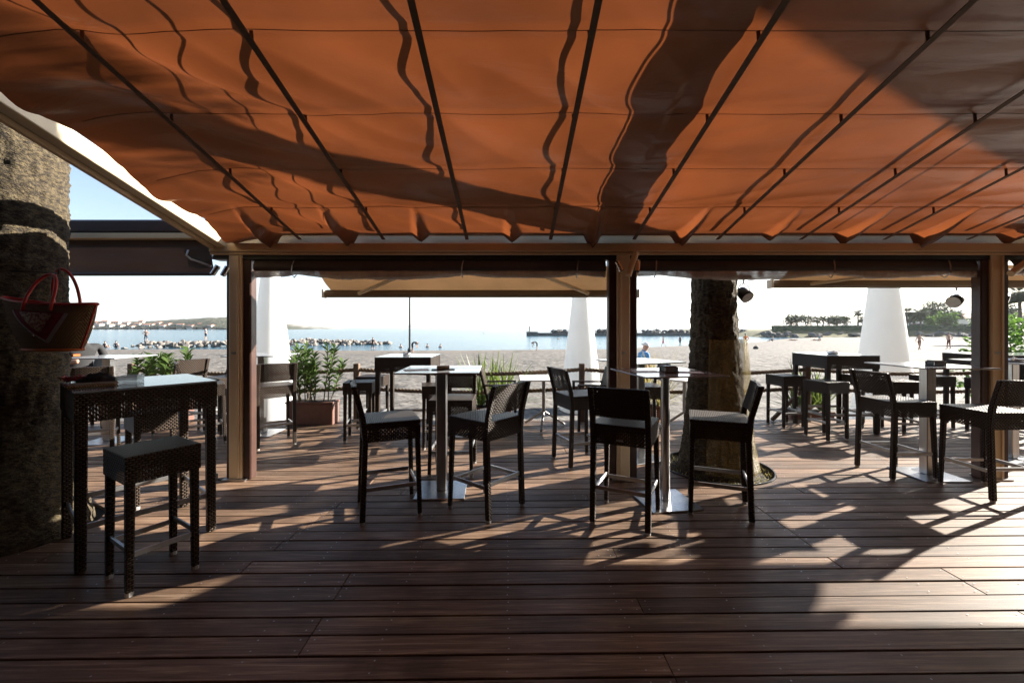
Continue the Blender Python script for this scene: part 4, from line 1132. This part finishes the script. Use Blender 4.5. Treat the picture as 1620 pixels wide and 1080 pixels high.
# ================================================================ PEOPLE
RAD = dict(pel=(.15, .11), bel=(.13, .10), che=(.155, .11), nek=(.055, .055), hd1=(.075, .085), hd2=(.082, .098), hd3=(.05, .06))
def person(label, loc, deg, mats, pose=None, h=1.75, group=None, extra=None):
    """one skinned body; mats: (torso, hips, legs, arms, hair) material keys"""
    J = dict(pel=(0, 0, .95), bel=(0, .01, 1.10), che=(0, 0, 1.30), nek=(0, .0, 1.47), hd1=(0, .02, 1.55), hd2=(0, .02, 1.64), hd3=(0, .01, 1.735),
             shL=(-.17, 0, 1.41), elL=(-.24, -.02, 1.13), wrL=(-.25, .06, .88), haL=(-.25, .09, .78), shR=(.17, 0, 1.41), elR=(.24, -.02, 1.13), wrR=(.25, .06, .88), haR=(.25, .09, .78),
             hiL=(-.09, 0, .88), knL=(-.10, .02, .49), anL=(-.11, 0, .08), toL=(-.12, .14, .03), hiR=(.09, 0, .88), knR=(.10, .02, .49), anR=(.11, 0, .08), toR=(.12, .14, .03))
    J.update(pose or {})
    E = [('pel', 'bel', 't'), ('bel', 'che', 't'), ('che', 'nek', 't'), ('nek', 'hd1', 's'), ('hd1', 'hd2', 's'), ('hd2', 'hd3', 'h')]
    for s in 'LR': E += [('che', 'sh' + s, 't'), ('sh' + s, 'el' + s, 'a'), ('el' + s, 'wr' + s, 's'), ('wr' + s, 'ha' + s, 's'), ('pel', 'hi' + s, 'p'), ('hi' + s, 'kn' + s, 'l'), ('kn' + s, 'an' + s, 's2'), ('an' + s, 'to' + s, 's')]
    rr = dict(RAD)
    for s in 'LR': rr.update({'sh' + s: (.062, .062), 'el' + s: (.042, .042), 'wr' + s: (.03, .03), 'ha' + s: (.038, .022), 'hi' + s: (.09, .09), 'kn' + s: (.06, .06), 'an' + s: (.04, .04), 'to' + s: (.035, .025)})
    me = bpy.data.meshes.new("body"); bm = bmesh.new(); lay = bm.verts.layers.skin.verify(); V = {}
    k = h / 1.75
    for n_, p in J.items():
        v = bm.verts.new(Vector(p) * k); v[lay].radius = (rr[n_][0] * k, rr[n_][1] * k); v[lay].use_root = (n_ == 'pel'); V[n_] = v
    for a, b, _ in E: bm.edges.new((V[a], V[b]))
    bm.to_mesh(me); bm.free()
    tmp = bpy.data.objects.new("tmp_body", me); COL.objects.link(tmp)
    tmp.modifiers.new("skin", 'SKIN'); sm = tmp.modifiers.new("sub", 'SUBSURF'); sm.levels = 2; sm.render_levels = 2
    dg = bpy.context.evaluated_depsgraph_get(); dg.update()
    out = bpy.data.meshes.new_from_object(tmp.evaluated_get(dg)); bpy.data.objects.remove(tmp)
    out.materials.clear()
    torso, hips, legs, arms, hair = mats
    keys = dict(t=torso, p=hips, l=legs, a=arms, s='skin', s2='skin', h=hair)
    slots = []
    for key in keys.values():
        if key not in slots: slots.append(key); out.materials.append(M[key])
    segs = [(Vector(J[a]) * k, Vector(J[b]) * k, r) for a, b, r in E]
    for p in out.polygons:
        best, br_ = 9, 's'
        for a, b, r in segs:
            ab = b - a; u = max(0, min(1, (p.center - a).dot(ab) / ab.length_squared)); d = (p.center - a - ab * u).length
            if r == 'l' and u > .55 and legs != 'skin' and hips == legs and d < best and False: continue
            if d < best: best, br_ = d, r
            if d == best: ub = u
        p.material_index = slots.index(keys[br_]); p.use_smooth = True
    t = thing("person", label, "person", loc, deg, group)
    mk("body", out, t)
    hd = Vector(J['hd2']) * k; up = (Vector(J['hd3']) - Vector(J['hd1'])).normalized()
    cap_ = extra or hair
    mb = MB(); mb.lathe([(.098 * k, -.015 * k), (.10 * k, .02 * k), (.085 * k, .06 * k), (.05 * k, .088 * k), (.005, .098 * k)], 14, cap=False)
    hr = mb.build("hair" if not extra else "cap", M[cap_], t, smooth=True); hr.location = hd + Vector((0, -.012, .012)); hr.rotation_euler = up.to_track_quat('Z', 'Y').to_euler()
    if extra: 
        bmk = MB().box(-.07, .07, .06, .17, -.004, .006).build("visor", M[cap_], hr, bevel=.002)
    return t
def on_beach(x, y, d=0.0): return (x, y, max(beach_z(x, y), SEA - .55) + d)
SIT = dict(pel=(0, 0, .14), bel=(0, .02, .30), che=(0, .03, .50), nek=(0, .04, .67), hd1=(0, .06, .75), hd2=(0, .06, .84), hd3=(0, .05, .935), shL=(-.17, .03, .61), elL=(-.26, .0, .35), wrL=(-.24, .18, .22), haL=(-.22, .26, .2),
           shR=(.17, .03, .61), elR=(.26, .0, .35), wrR=(.24, .18, .22), haR=(.22, .26, .2), hiL=(-.1, .06, .12), knL=(-.13, .42, .42), anL=(-.12, .62, .08), toL=(-.12, .74, .03), hiR=(.1, .06, .12), knR=(.13, .42, .42), anR=(.12, .62, .08), toR=(.12, .74, .03))
LIE = dict(pel=(0, 0, .13), bel=(0, -.16, .14), che=(0, -.36, .17), nek=(0, -.53, .19), hd1=(0, -.60, .20), hd2=(0, -.69, .21), hd3=(0, -.78, .21), shL=(-.17, -.47, .16), elL=(-.33, -.40, .08), wrL=(-.3, -.18, .05), haL=(-.28, -.1, .05),
           shR=(.17, -.47, .16), elR=(.33, -.40, .08), wrR=(.3, -.18, .05), haR=(.28, -.1, .05), hiL=(-.09, .08, .12), knL=(-.1, .45, .30), anL=(-.1, .72, .07), toL=(-.1, .8, .14), hiR=(.09, .08, .12), knR=(.1, .48, .1), anR=(.1, .9, .06), toR=(.1, .97, .14))
HIPS = dict(elL=(-.36, -.06, 1.20), wrL=(-.20, -.02, 1.02), haL=(-.15, .02, .97), elR=(.36, -.06, 1.20), wrR=(.20, -.02, 1.02), haR=(.15, .02, .97), knL=(-.13, .02, .49), anL=(-.17, 0, .08), toL=(-.19, .14, .03), knR=(.13, .02, .49), anR=(.17, 0, .08), toR=(.19, .14, .03))
WALK = dict(knL=(-.1, .16, .50), anL=(-.1, .26, .10), toL=(-.1, .39, .05), knR=(.1, -.06, .49), anR=(.1, -.34, .13), toR=(.1, -.24, .03), elL=(-.24, -.12, 1.15), wrL=(-.24, -.10, .90), elR=(.24, .10, 1.16), wrR=(.22, .28, 1.02), haR=(.2, .36, .98), haL=(-.24, -.08, .8))
BEND = dict(bel=(0, .10, 1.03), che=(0, .32, 1.06), nek=(0, .48, 1.02), hd1=(0, .54, .98), hd2=(0, .60, .92), hd3=(0, .66, .85), shL=(-.17, .40, 1.02), elL=(-.2, .46, .74), wrL=(-.18, .52, .50), haL=(-.17, .54, .42), shR=(.17, .40, 1.02), elR=(.2, .46, .74), wrR=(.18, .52, .50), haR=(.17, .54, .42), pel=(0, -.05, .93))
CHAIR = dict(pel=(0, 0, .86), bel=(0, .02, 1.01), che=(0, .05, 1.20), nek=(0, .06, 1.37), hd1=(0, .08, 1.45), hd2=(0, .08, 1.54), hd3=(0, .07, 1.635), shL=(-.19, .05, 1.31), elL=(-.27, .10, 1.06), wrL=(-.18, .36, 1.11), haL=(-.12, .44, 1.12), shR=(.19, .05, 1.31), elR=(.27, .10, 1.06), wrR=(.18, .36, 1.11), haR=(.12, .44, 1.12),
             hiL=(-.1, .06, .83), knL=(-.13, .44, .80), anL=(-.13, .46, .36), toL=(-.13, .58, .30), hiR=(.1, .06, .83), knR=(.13, .44, .80), anR=(.13, .46, .36), toR=(.13, .58, .30))
pz = person("person in a black t-shirt sitting behind the left palm", (-6.1, 6.02, -.12), -120, ('c_black', 'c_navy', 'c_navy', 'c_black', 'hair'), CHAIR)
chair(-6.1, 6.00, -120, "bar chair under the person in the black t-shirt")
lg = MB().box(-.035, .035, 0, .002, -.014, .014).build("shirt_logo", M['orange'], pz); lg.location = (.07, .158, 1.19)
person("person in blue shirt and pale cap looking down beside the middle post", on_beach(3.86, 12.5), -70, ('c_blue', 'c_navy', 'c_navy', 'c_blue', 'hair'), dict(hd1=(0, .05, 1.54), hd2=(0, .09, 1.61), hd3=(0, .11, 1.70)), 1.80, extra='c_white')
person("person in orange top and dark shorts standing right of the wrapped palm", on_beach(26.0, 47.5), 10, ('c_orange', 'c_navy', 'c_navy', 'c_orange', 'hair'), HIPS, 1.78)
person("person in bikini walking on the sand left of the right post", on_beach(42.2, 44.2), -75, ('skin', 'c_red', 'skin', 'skin', 'hair'), WALK, 1.70)
person("person in dark swim trunks with hands on hips near the right post", on_beach(47.6, 46.5), 0, ('skin', 'c_red', 'c_red', 'skin', 'hair'), HIPS, 1.80)
person("child in pink shorts standing at the water by the middle post", on_beach(20.4, 57.5), 40, ('c_navy', 'c_pink', 'c_pink', 'skin', 'hair'), WALK, 1.40)
person("dark figure standing in shallow water left of the wrapped palm", on_beach(26.0, 66.0), 0, ('c_navy', 'c_navy', 'c_navy', 'skin', 'hair'), None, 1.55)
person("dark figure bending over at the water edge left of the middle cone", on_beach(2.75, 46.8), 90, ('c_black', 'c_black', 'c_black', 'skin', 'hair'), BEND, 1.60)
person("dark figure bending beside the beach lamp post", on_beach(-10.2, 43.6), -60, ('c_black', 'c_black', 'c_black', 'c_black', 'hair'), BEND, 1.72)
person("dark figure wading near the end of the rock spit", on_beach(-16.8, 51.5), 0, ('c_black', 'c_black', 'c_black', 'skin', 'hair'), HIPS, 1.62)
for (x, y, lab, ms) in ((48.3, 79, "person in white lying on the sand nearest the wrapped palm", ('c_white', 'c_navy', 'c_navy', 'skin', 'hair')),
                        (54.0, 82, "sunbather with reddish skin lying on the beach, middle of three", ('skin', 'c_red', 'skin', 'skin', 'hair')), (57.8, 81, "sunbather on a teal towel, rightmost of the three lying down", ('skin', 'c_teal', 'skin', 'skin', 'hair'))):
    person(lab, on_beach(x, y), 80, ms, SIT if 'white' in lab else LIE, 1.75)
person("person in pale blue standing beyond the three sunbathers", on_beach(55.5, 77.0), 0, ('c_white', 'c_teal', 'c_teal', 'skin', 'hair'), None, 1.70)
for i, (x, y, lab, ps) in enumerate(((-53.0, 55.5, "dark swimmer sitting at the water leftmost beside the straw bag", SIT), (-50.6, 54.5, "dark figure sitting at the water, second from the straw bag", SIT), (-46.5, 57.0, "person sitting on the boulders left of the left post", SIT))):
    person(lab, on_beach(x, y, .25), 30 * i, ('c_navy', 'c_black', 'c_black', 'skin', 'hair'), ps, 1.75)
person("person standing on the boulders left of the left post", (-50.2, 58.5, -.55), 20, ('skin', 'c_navy', 'c_navy', 'skin', 'hair'), HIPS, 1.78)
person("pale figure standing on the boulders nearest the left post", (-43.8, 61.0, -.3), -20, ('c_white', 'c_navy', 'c_navy', 'skin', 'hair'), None, 1.7)
for (x, y, lab) in ((-14.6, 56.0, "swimmer left of the beach lamp post"), (-11.3, 57.0, "swimmer right of the beach lamp post"), (-9.5, 56.5, "second swimmer right of the beach lamp post"), (-12.5, 190, "far swimmer out at sea left of the mole"), (10.4, 96, "swimmer in front of the mole end")):
    person(lab, (x, y, SEA - 1.30), 0, ('skin', 'c_navy', 'c_navy', 'skin', 'hair'), None, 1.75 if y < 100 else 2.0)
o = thing("beach_bag", "dark bag on the sand beside the person in the orange top", "bag", on_beach(27.6, 48.3))
MB().lathe([(.22, 0), (.30, .10), (.27, .24), (.12, .34)], 12, sy=.7).build("sack", M['c_black'], o, smooth=True); MB().tube([(-.12, 0, .32), (-.05, 0, .46), (.08, 0, .45), (.13, 0, .30)], .02, 6).build("handle", M['c_black'], o)

# ================================================================ BACKGROUND
# lamp post on the beach
lp = thing("beach_lamp_post", "black double lamp post at the water edge behind the fence-side table", "lamp post", (-10.55, 44.0, beach_z(-10.5, 44)))
MB().tube([(0, 0, 0), (0, 0, 6.3)], [.11, .08], 10).build("pole", M['dark'], lp); MB().lathe([(.24, 0), (.22, .25), (.13, .45)], 12).build("base", M['dark'], lp)
MB().tube([(-1.85, 0, 6.15), (-1.7, 0, 6.45), (0, 0, 6.25), (1.7, 0, 6.45), (1.85, 0, 6.15)], .045, 6).build("arm", M['dark'], lp)
for s in (-1, 1):
    q = MB().lathe([(.42, 5.82), (.36, 5.98), (.18, 6.10), (.05, 6.18)], 16, (s * 1.85, 0, 0)).build("lamp_shade", M['dark'], lp); MB().lathe([(.30, 5.72), (.38, 5.81)], 14, (s * 1.85, 0, 0)).build("globe", M['capgrey'], q)

def boulder_mesh(seed, mat):
    bm = bmesh.new(); bmesh.ops.create_icosphere(bm, subdivisions=2, radius=1)
    r_ = random.Random(seed)
    pl = [(Vector((r_.uniform(-1, 1), r_.uniform(-1, 1), r_.uniform(-.6, 1))).normalized(), r_.uniform(.45, .8)) for _ in range(9)]
    for v in bm.verts:
        for n_, d in pl:
            e = v.co.dot(n_) - d
            if e > 0: v.co -= n_ * e
        v.co *= 1 + .08 * noise.noise(v.co * 2 + Vector((seed, 0, 0)))
    me = bpy.data.meshes.new("boulder"); bm.to_mesh(me); bm.free(); me.materials.append(mat); return me
BM_ = [boulder_mesh(i, M['rock']) for i in range(7)]; BD_ = [boulder_mesh(20 + i, M['rockd']) for i in range(5)]
def boulders(t, pts, meshes, s0, s1, r_):
    for (x, y, z) in pts:
        o = mk("boulder", r_.choice(meshes), t); s = r_.uniform(s0, s1)
        o.location = (x, y, z); o.scale = (s * r_.uniform(.8, 1.4), s * r_.uniform(.8, 1.3), s * r_.uniform(.5, .9)); o.rotation_euler = (r_.uniform(-.4, .4), r_.uniform(-.4, .4), r_.uniform(0, 6.28))
r_ = random.Random(31)
t = thing("rock_breakwater", "pale boulders at the water left of the left post", "breakwater")
boulders(t, [(-47.5 + 15.5 * u + r_.uniform(-1, 1), 52 + 7 * u + 5.5 * w, -1.05 + .75 * w * (1 - w) * 3) for u, w in [(r_.random(), r_.random()) for _ in range(150)]], BM_, .22, .5, r_)
t = thing("rock_breakwater", "boulder spit tapering into the sea right of the left post", "breakwater")
boulders(t, [(-32 + 12.6 * u + r_.uniform(-.5, .5), 60 + 5 * u + 9 * w * (1 - u * .6), -1.15 + (1 - .75 * u) * 1.1 * w * (1 - w) * 3) for u, w in [(r_.random() ** 1.1, r_.random()) for _ in range(170)]], BM_, .22, .5, r_)
t = thing("stone_mole", "long dark stone mole across the water behind the middle post", "mole", (0, 132, SEA))
MB().box(5.0, 74, 0, 4, -2, .95).build("quay_wall", M['rockd'], t); MB().box(4.6, 8.0, -.5, 4.5, -2, 1.3).build("mole_head", M['rockd'], t)
MB().tube([(5.4, 1, 1.3), (5.4, 1, 3.0)], .16, 8).build("beacon", M['dark'], t)
boulders(t, [(r_.uniform(13, 74), r_.uniform(.8, 5), 1.05 + r_.uniform(0, .6)) for _ in range(120)], BD_, .6, 1.1, r_)

# park embankment on the right
pk = tag(mk("park_bank", grid_mesh("park_bank", frange(66, 260, 2.5), frange(112, 190, 3), lambda x, y: -1.4 + min(2.1, max(0, (y - 112) * .35)) * min(1, max(0, (x - 66) / 8)), M['grass'])), "grassy park bank behind the beach on the right", "bank", kind="structure")
t = thing("rock_wall", "grey rock revetment below the park hedge", "rock wall", (0, 0, 0))
boulders(t, [(r_.uniform(66, 200), 111 + r_.uniform(0, 4.0), -1.1 + r_.uniform(0, 1.1)) for _ in range(190)], BM_[:4] + BD_, .6, 1.2, r_)
hd = MB(); rr = random.Random(8)
for x in frange(72, 215, .8): leafcloud(hd, (x, 118 + rr.uniform(-.2, .2), 1.35), (.9, .8, .85), 42, .5, rr, .3)
t = thing("park_hedge", "long trimmed dark green hedge along the park bank", "hedge", (0, 0, 0)); hd.build("foliage", M['hedge'], t); MB().box(72, 215, 117.6, 118.4, .2, 2.0).build("hedge_core", M['hedge'], t)

def tree(name, lab, x, y, z, th, lobes, n, size, mat, seed, tr=.2):
    t = thing(name, lab, "tree", (x, y, z)); q = random.Random(seed); cr_, tk = MB(), MB()
    tk.tube([(0, 0, 0), (.05, 0, th * .5), (0, 0, th)], [tr, tr * .8, tr * .6], 7)
    for (c, rad) in lobes:
        tk.tube([(0, 0, th * .9), ((c[0]) * .5, c[1] * .5, (th + c[2]) / 2), c], [tr * .5, tr * .35, tr * .12], 5)
        leafcloud(cr_, c, rad, int(n * rad[0] * rad[2]) + 20, size, q)
    cr_.build("crown", M[mat], t); tk.build("trunk", M['stem'], t)
def lobes_r(q, w, h0, h1, n):
    return [((q.uniform(-w, w) * .6, q.uniform(-w, w) * .5, q.uniform(h0, h1)), (w * q.uniform(.35, .6), w * .5, (h1 - h0) * q.uniform(.4, .65) + .3)) for _ in range(n)]
q = random.Random(12)
rows = [(1250, "leftmost round tree on the park bank"), (1262, "second round tree from the left on the park bank"), (1276, "third round tree on the park bank, beside the small palm"), (1312, "low round tree on the park bank left of the tall palm"), (1324, "round tree on the park bank close to the tall palm"), (1337, "round tree half hidden by the tall palm on the bank")]
for i, (px, lab) in enumerate(rows):
    Y = 126; X = (px - 810) / 675 * Y
    tree("round_tree", lab, X, Y, .6, 1.5, lobes_r(q, 2.3, 2.4, 3.9, 8), 60, .55, 'leafd', 40 + i)
def far_palm(px, Y, z, th, L, lab, seed, n=26):
    X = (px - 810) / 675 * Y; t = thing("park_palm", lab, "palm tree", (X, Y, z)); q = random.Random(seed)
    MB().tube([(0, 0, 0), (.08, 0, th * .5), (0, 0, th)], [.26, .2, .18], 8).build("trunk", M['stem'], t)
    c = MB(); add_fronds(c, Vector((0, 0, th)), n + 10, L * 1.15, q, 12, 4.0); c.build("crown", M['frond'], t)
far_palm(1293, 124, .6, 3.0, 1.3, "small palm among the round trees on the bank", 1)
far_palm(1302, 127, .6, 3.4, 1.2, "small palm right of the third round tree", 2)
far_palm(1357, 124, .6, 5.0, 1.3, "tall palm just left of the right white cone", 3)
far_palm(1364, 126, .6, 3.2, 1.4, "short palm touching the right white cone", 4)
far_palm(1434, 124, .6, 5.3, 1.7, "palm just right of the right white cone", 5)
far_palm(1445, 128, .6, 3.6, 1.8, "shorter palm behind the palm right of the cone", 6)
far_palm(1456, 122, .6, 4.8, 2.6, "date palm left of the big dark tree", 7, 34)
far_palm(1512, 122, .6, 4.6, 2.0, "palm beside the right post before the big dark tree", 8)
def px_tree(px, Y, h, w, lab, mat, seed, nl=9, size=.6):
    q = random.Random(seed); X = (px - 810) / 675 * Y
    tree("park_tree", lab, X, Y, .5, h * .32, lobes_r(q, w, h * .38, h * .85, nl), 45, size * 1.15, mat, seed, .3)
px_tree(1484, 132, 8.6, 4.2, "big dark tree left of the right post", 'leafd', 61, 14)
px_tree(1495, 121, 4.8, 2.6, "lighter green tree before the big dark tree", 'leafb', 62)
px_tree(1470, 119, 3.6, 1.8, "small green tree before the date palm", 'leafb', 63)
px_tree(1586, 110, 7.0, 3.6, "round dark tree right of the right post", 'leafd', 64, 12)
px_tree(1575, 90, 4.0, 3.4, "light green tree right of the right post", 'leafb', 65, 12, .5)
px_tree(1605, 70, 3.2, 2.4, "yellow-green tree at the right picture edge", 'leafb', 66, 10, .4)
far_palm(1613, 62, -.2, 6.6, 1.9, "tall shaggy palm at the right picture edge", 9, 34)

# pale buildings behind the park
def house(name, lab, X, Y, z, w, d, h, deg=0, group=None, wins=3, floors=1, flat=False):
    t = thing(name, lab, "house" if name != "pale_building" else "building", (X, Y, z), deg, group)
    MB().box(-w / 2, w / 2, -d / 2, d / 2, -4, h).build("wall", M['render'], t)
    if flat: MB().box(-w / 2 - .3, w / 2 + .3, -d / 2 - .3, d / 2 + .3, h, h + .4).build("roof", M['render'], t)
    else: MB().add([(-w / 2 - .5, -d / 2 - .5, h), (w / 2 + .5, -d / 2 - .5, h), (w / 2 + .5, d / 2 + .5, h), (-w / 2 - .5, d / 2 + .5, h), (-w / 2 + 1, 0, h + d * .22), (w / 2 - 1, 0, h + d * .22)], [(0, 1, 5, 4), (2, 3, 4, 5), (1, 2, 5), (3, 0, 4), (3, 2, 1, 0)]).build("roof", M['tile'], t)
    for f in range(floors):
        for i in range(wins):
            x = -w / 2 + w * (i + .5) / wins; zz = 1.0 + f * 3.0
            MB().box(x - w * .10, x + w * .10, -d / 2 - .06, -d / 2 - .004, zz, zz + 1.4).build("window", M['pane'], t)
house("pale_building", "pale flat-roofed building behind the date palm", 162, 168, .5, 20, 10, 6.5, 0, None, 6, 2, True)
house("pale_building", "long pale building between the park trees and the right post", 196, 186, .5, 24, 10, 5.0, 0, None, 6, 1)
house("pale_building", "pale house right of the right post behind the shrubs", 205, 172, .5, 14, 9, 5.5, 0, None, 4, 1)

# hills
def ridge(name, lab, x0, x1, y, depth, hf, mat, nx=160, ny=14, rough=1.0, base=SEA - 2):
    xs = frange(x0, x1, (x1 - x0) / nx); ys = frange(y, y + depth, depth / ny)
    def zf(X, Y):
        v = (Y - y) / depth; prof = math.sin(math.pi * min(1, .04 + v * .96)) ** .7
        h = hf((X - x0) / (x1 - x0)) * prof
        return base + h * (1 + .10 * nz(X * .012, Y * .012, 2)) + rough * h * .07 * nz(X * .09, Y * .09, 5) + (rough * 1.4 * abs(nz(X * .25, Y * .25, 8)) if h > 2 else 0)
    return tag(mk(name, grid_mesh(name, xs, ys, zf, mat)), lab, "hill", kind="structure")
ridge("headland", "wooded headland dotted with white houses across the bay", -760, -290, 560, 130, lambda u: 20 * min(1, (1 - u) * 4) * (.80 + .2 * math.sin(u * 9 + 1)), M['hill'])
ridge("headland", "low pale cliff headland in the bay", -640, -322, 800, 70, lambda u: 13 * min(1, (1 - u) * 3.0) ** .8 * (.85 + .15 * math.sin(u * 14)), M['cliff'], 120)
ridge("distant_hills", "hazy blue hills on the horizon", -1700, 420, 5200, 900, lambda u: 62 * math.sin(math.pi * u) ** .8 * (.62 + .38 * math.sin(u * 8 + .6)) + 4, M['far'], 120, 10, .6)
ridge("distant_hills", "blue wooded mountain behind the park", 3250, 6400, 3300, 1200, lambda u: 225 * math.sin(math.pi * min(1, u + .02)) ** .6 * (.75 + .25 * math.sin(u * 11)), M['far'], 120, 10, .5)
q = random.Random(77)
hl = [(148, 3), (155, 8), (163, 5), (171, 9), (180, 4), (188, 8), (197, 4), (206, 7), (214, 3), (222, 6), (228, 9), (237, 4), (246, 5), (256, 7), (262, 3), (272, 5), (290, 4), (306, 3), (322, 5), (338, 3)]
ORD = 'first second third fourth fifth sixth seventh eighth ninth tenth eleventh twelfth thirteenth fourteenth fifteenth sixteenth seventeenth eighteenth nineteenth twentieth'.split()
for (px, zz), od in zip(hl, ORD):
    Y = 560 + zz * 3.2; X = (px - 810) / 675 * Y
    house("hillside_house", od + " small white house from the left on the wooded headland", X, Y - 4, SEA + zz * 1.0 - 1.2, q.uniform(5, 9), 6, q.uniform(2.5, 4), q.uniform(-20, 20), "white houses on the wooded headland", 3, 1)

# ---- sea haze: one even, closed volume of air
hz, hn, hl_, hb = nmat("sea_haze_air")
hn.remove(hb)
pv = hn.new("ShaderNodeVolumePrincipled"); pv.inputs['Color'].default_value = (0.90, 0.95, 1.0, 1); pv.inputs['Density'].default_value = 0.00013; pv.inputs['Anisotropy'].default_value = 0.35
hl_.new(pv.outputs[0], hn["Material Output"].inputs['Volume'])
hzo = tag(MB().box(-9200, 9200, -60, 9200, -6.5, 290).build("haze", hz), "thin sea haze over the whole bay", "haze", kind="stuff")
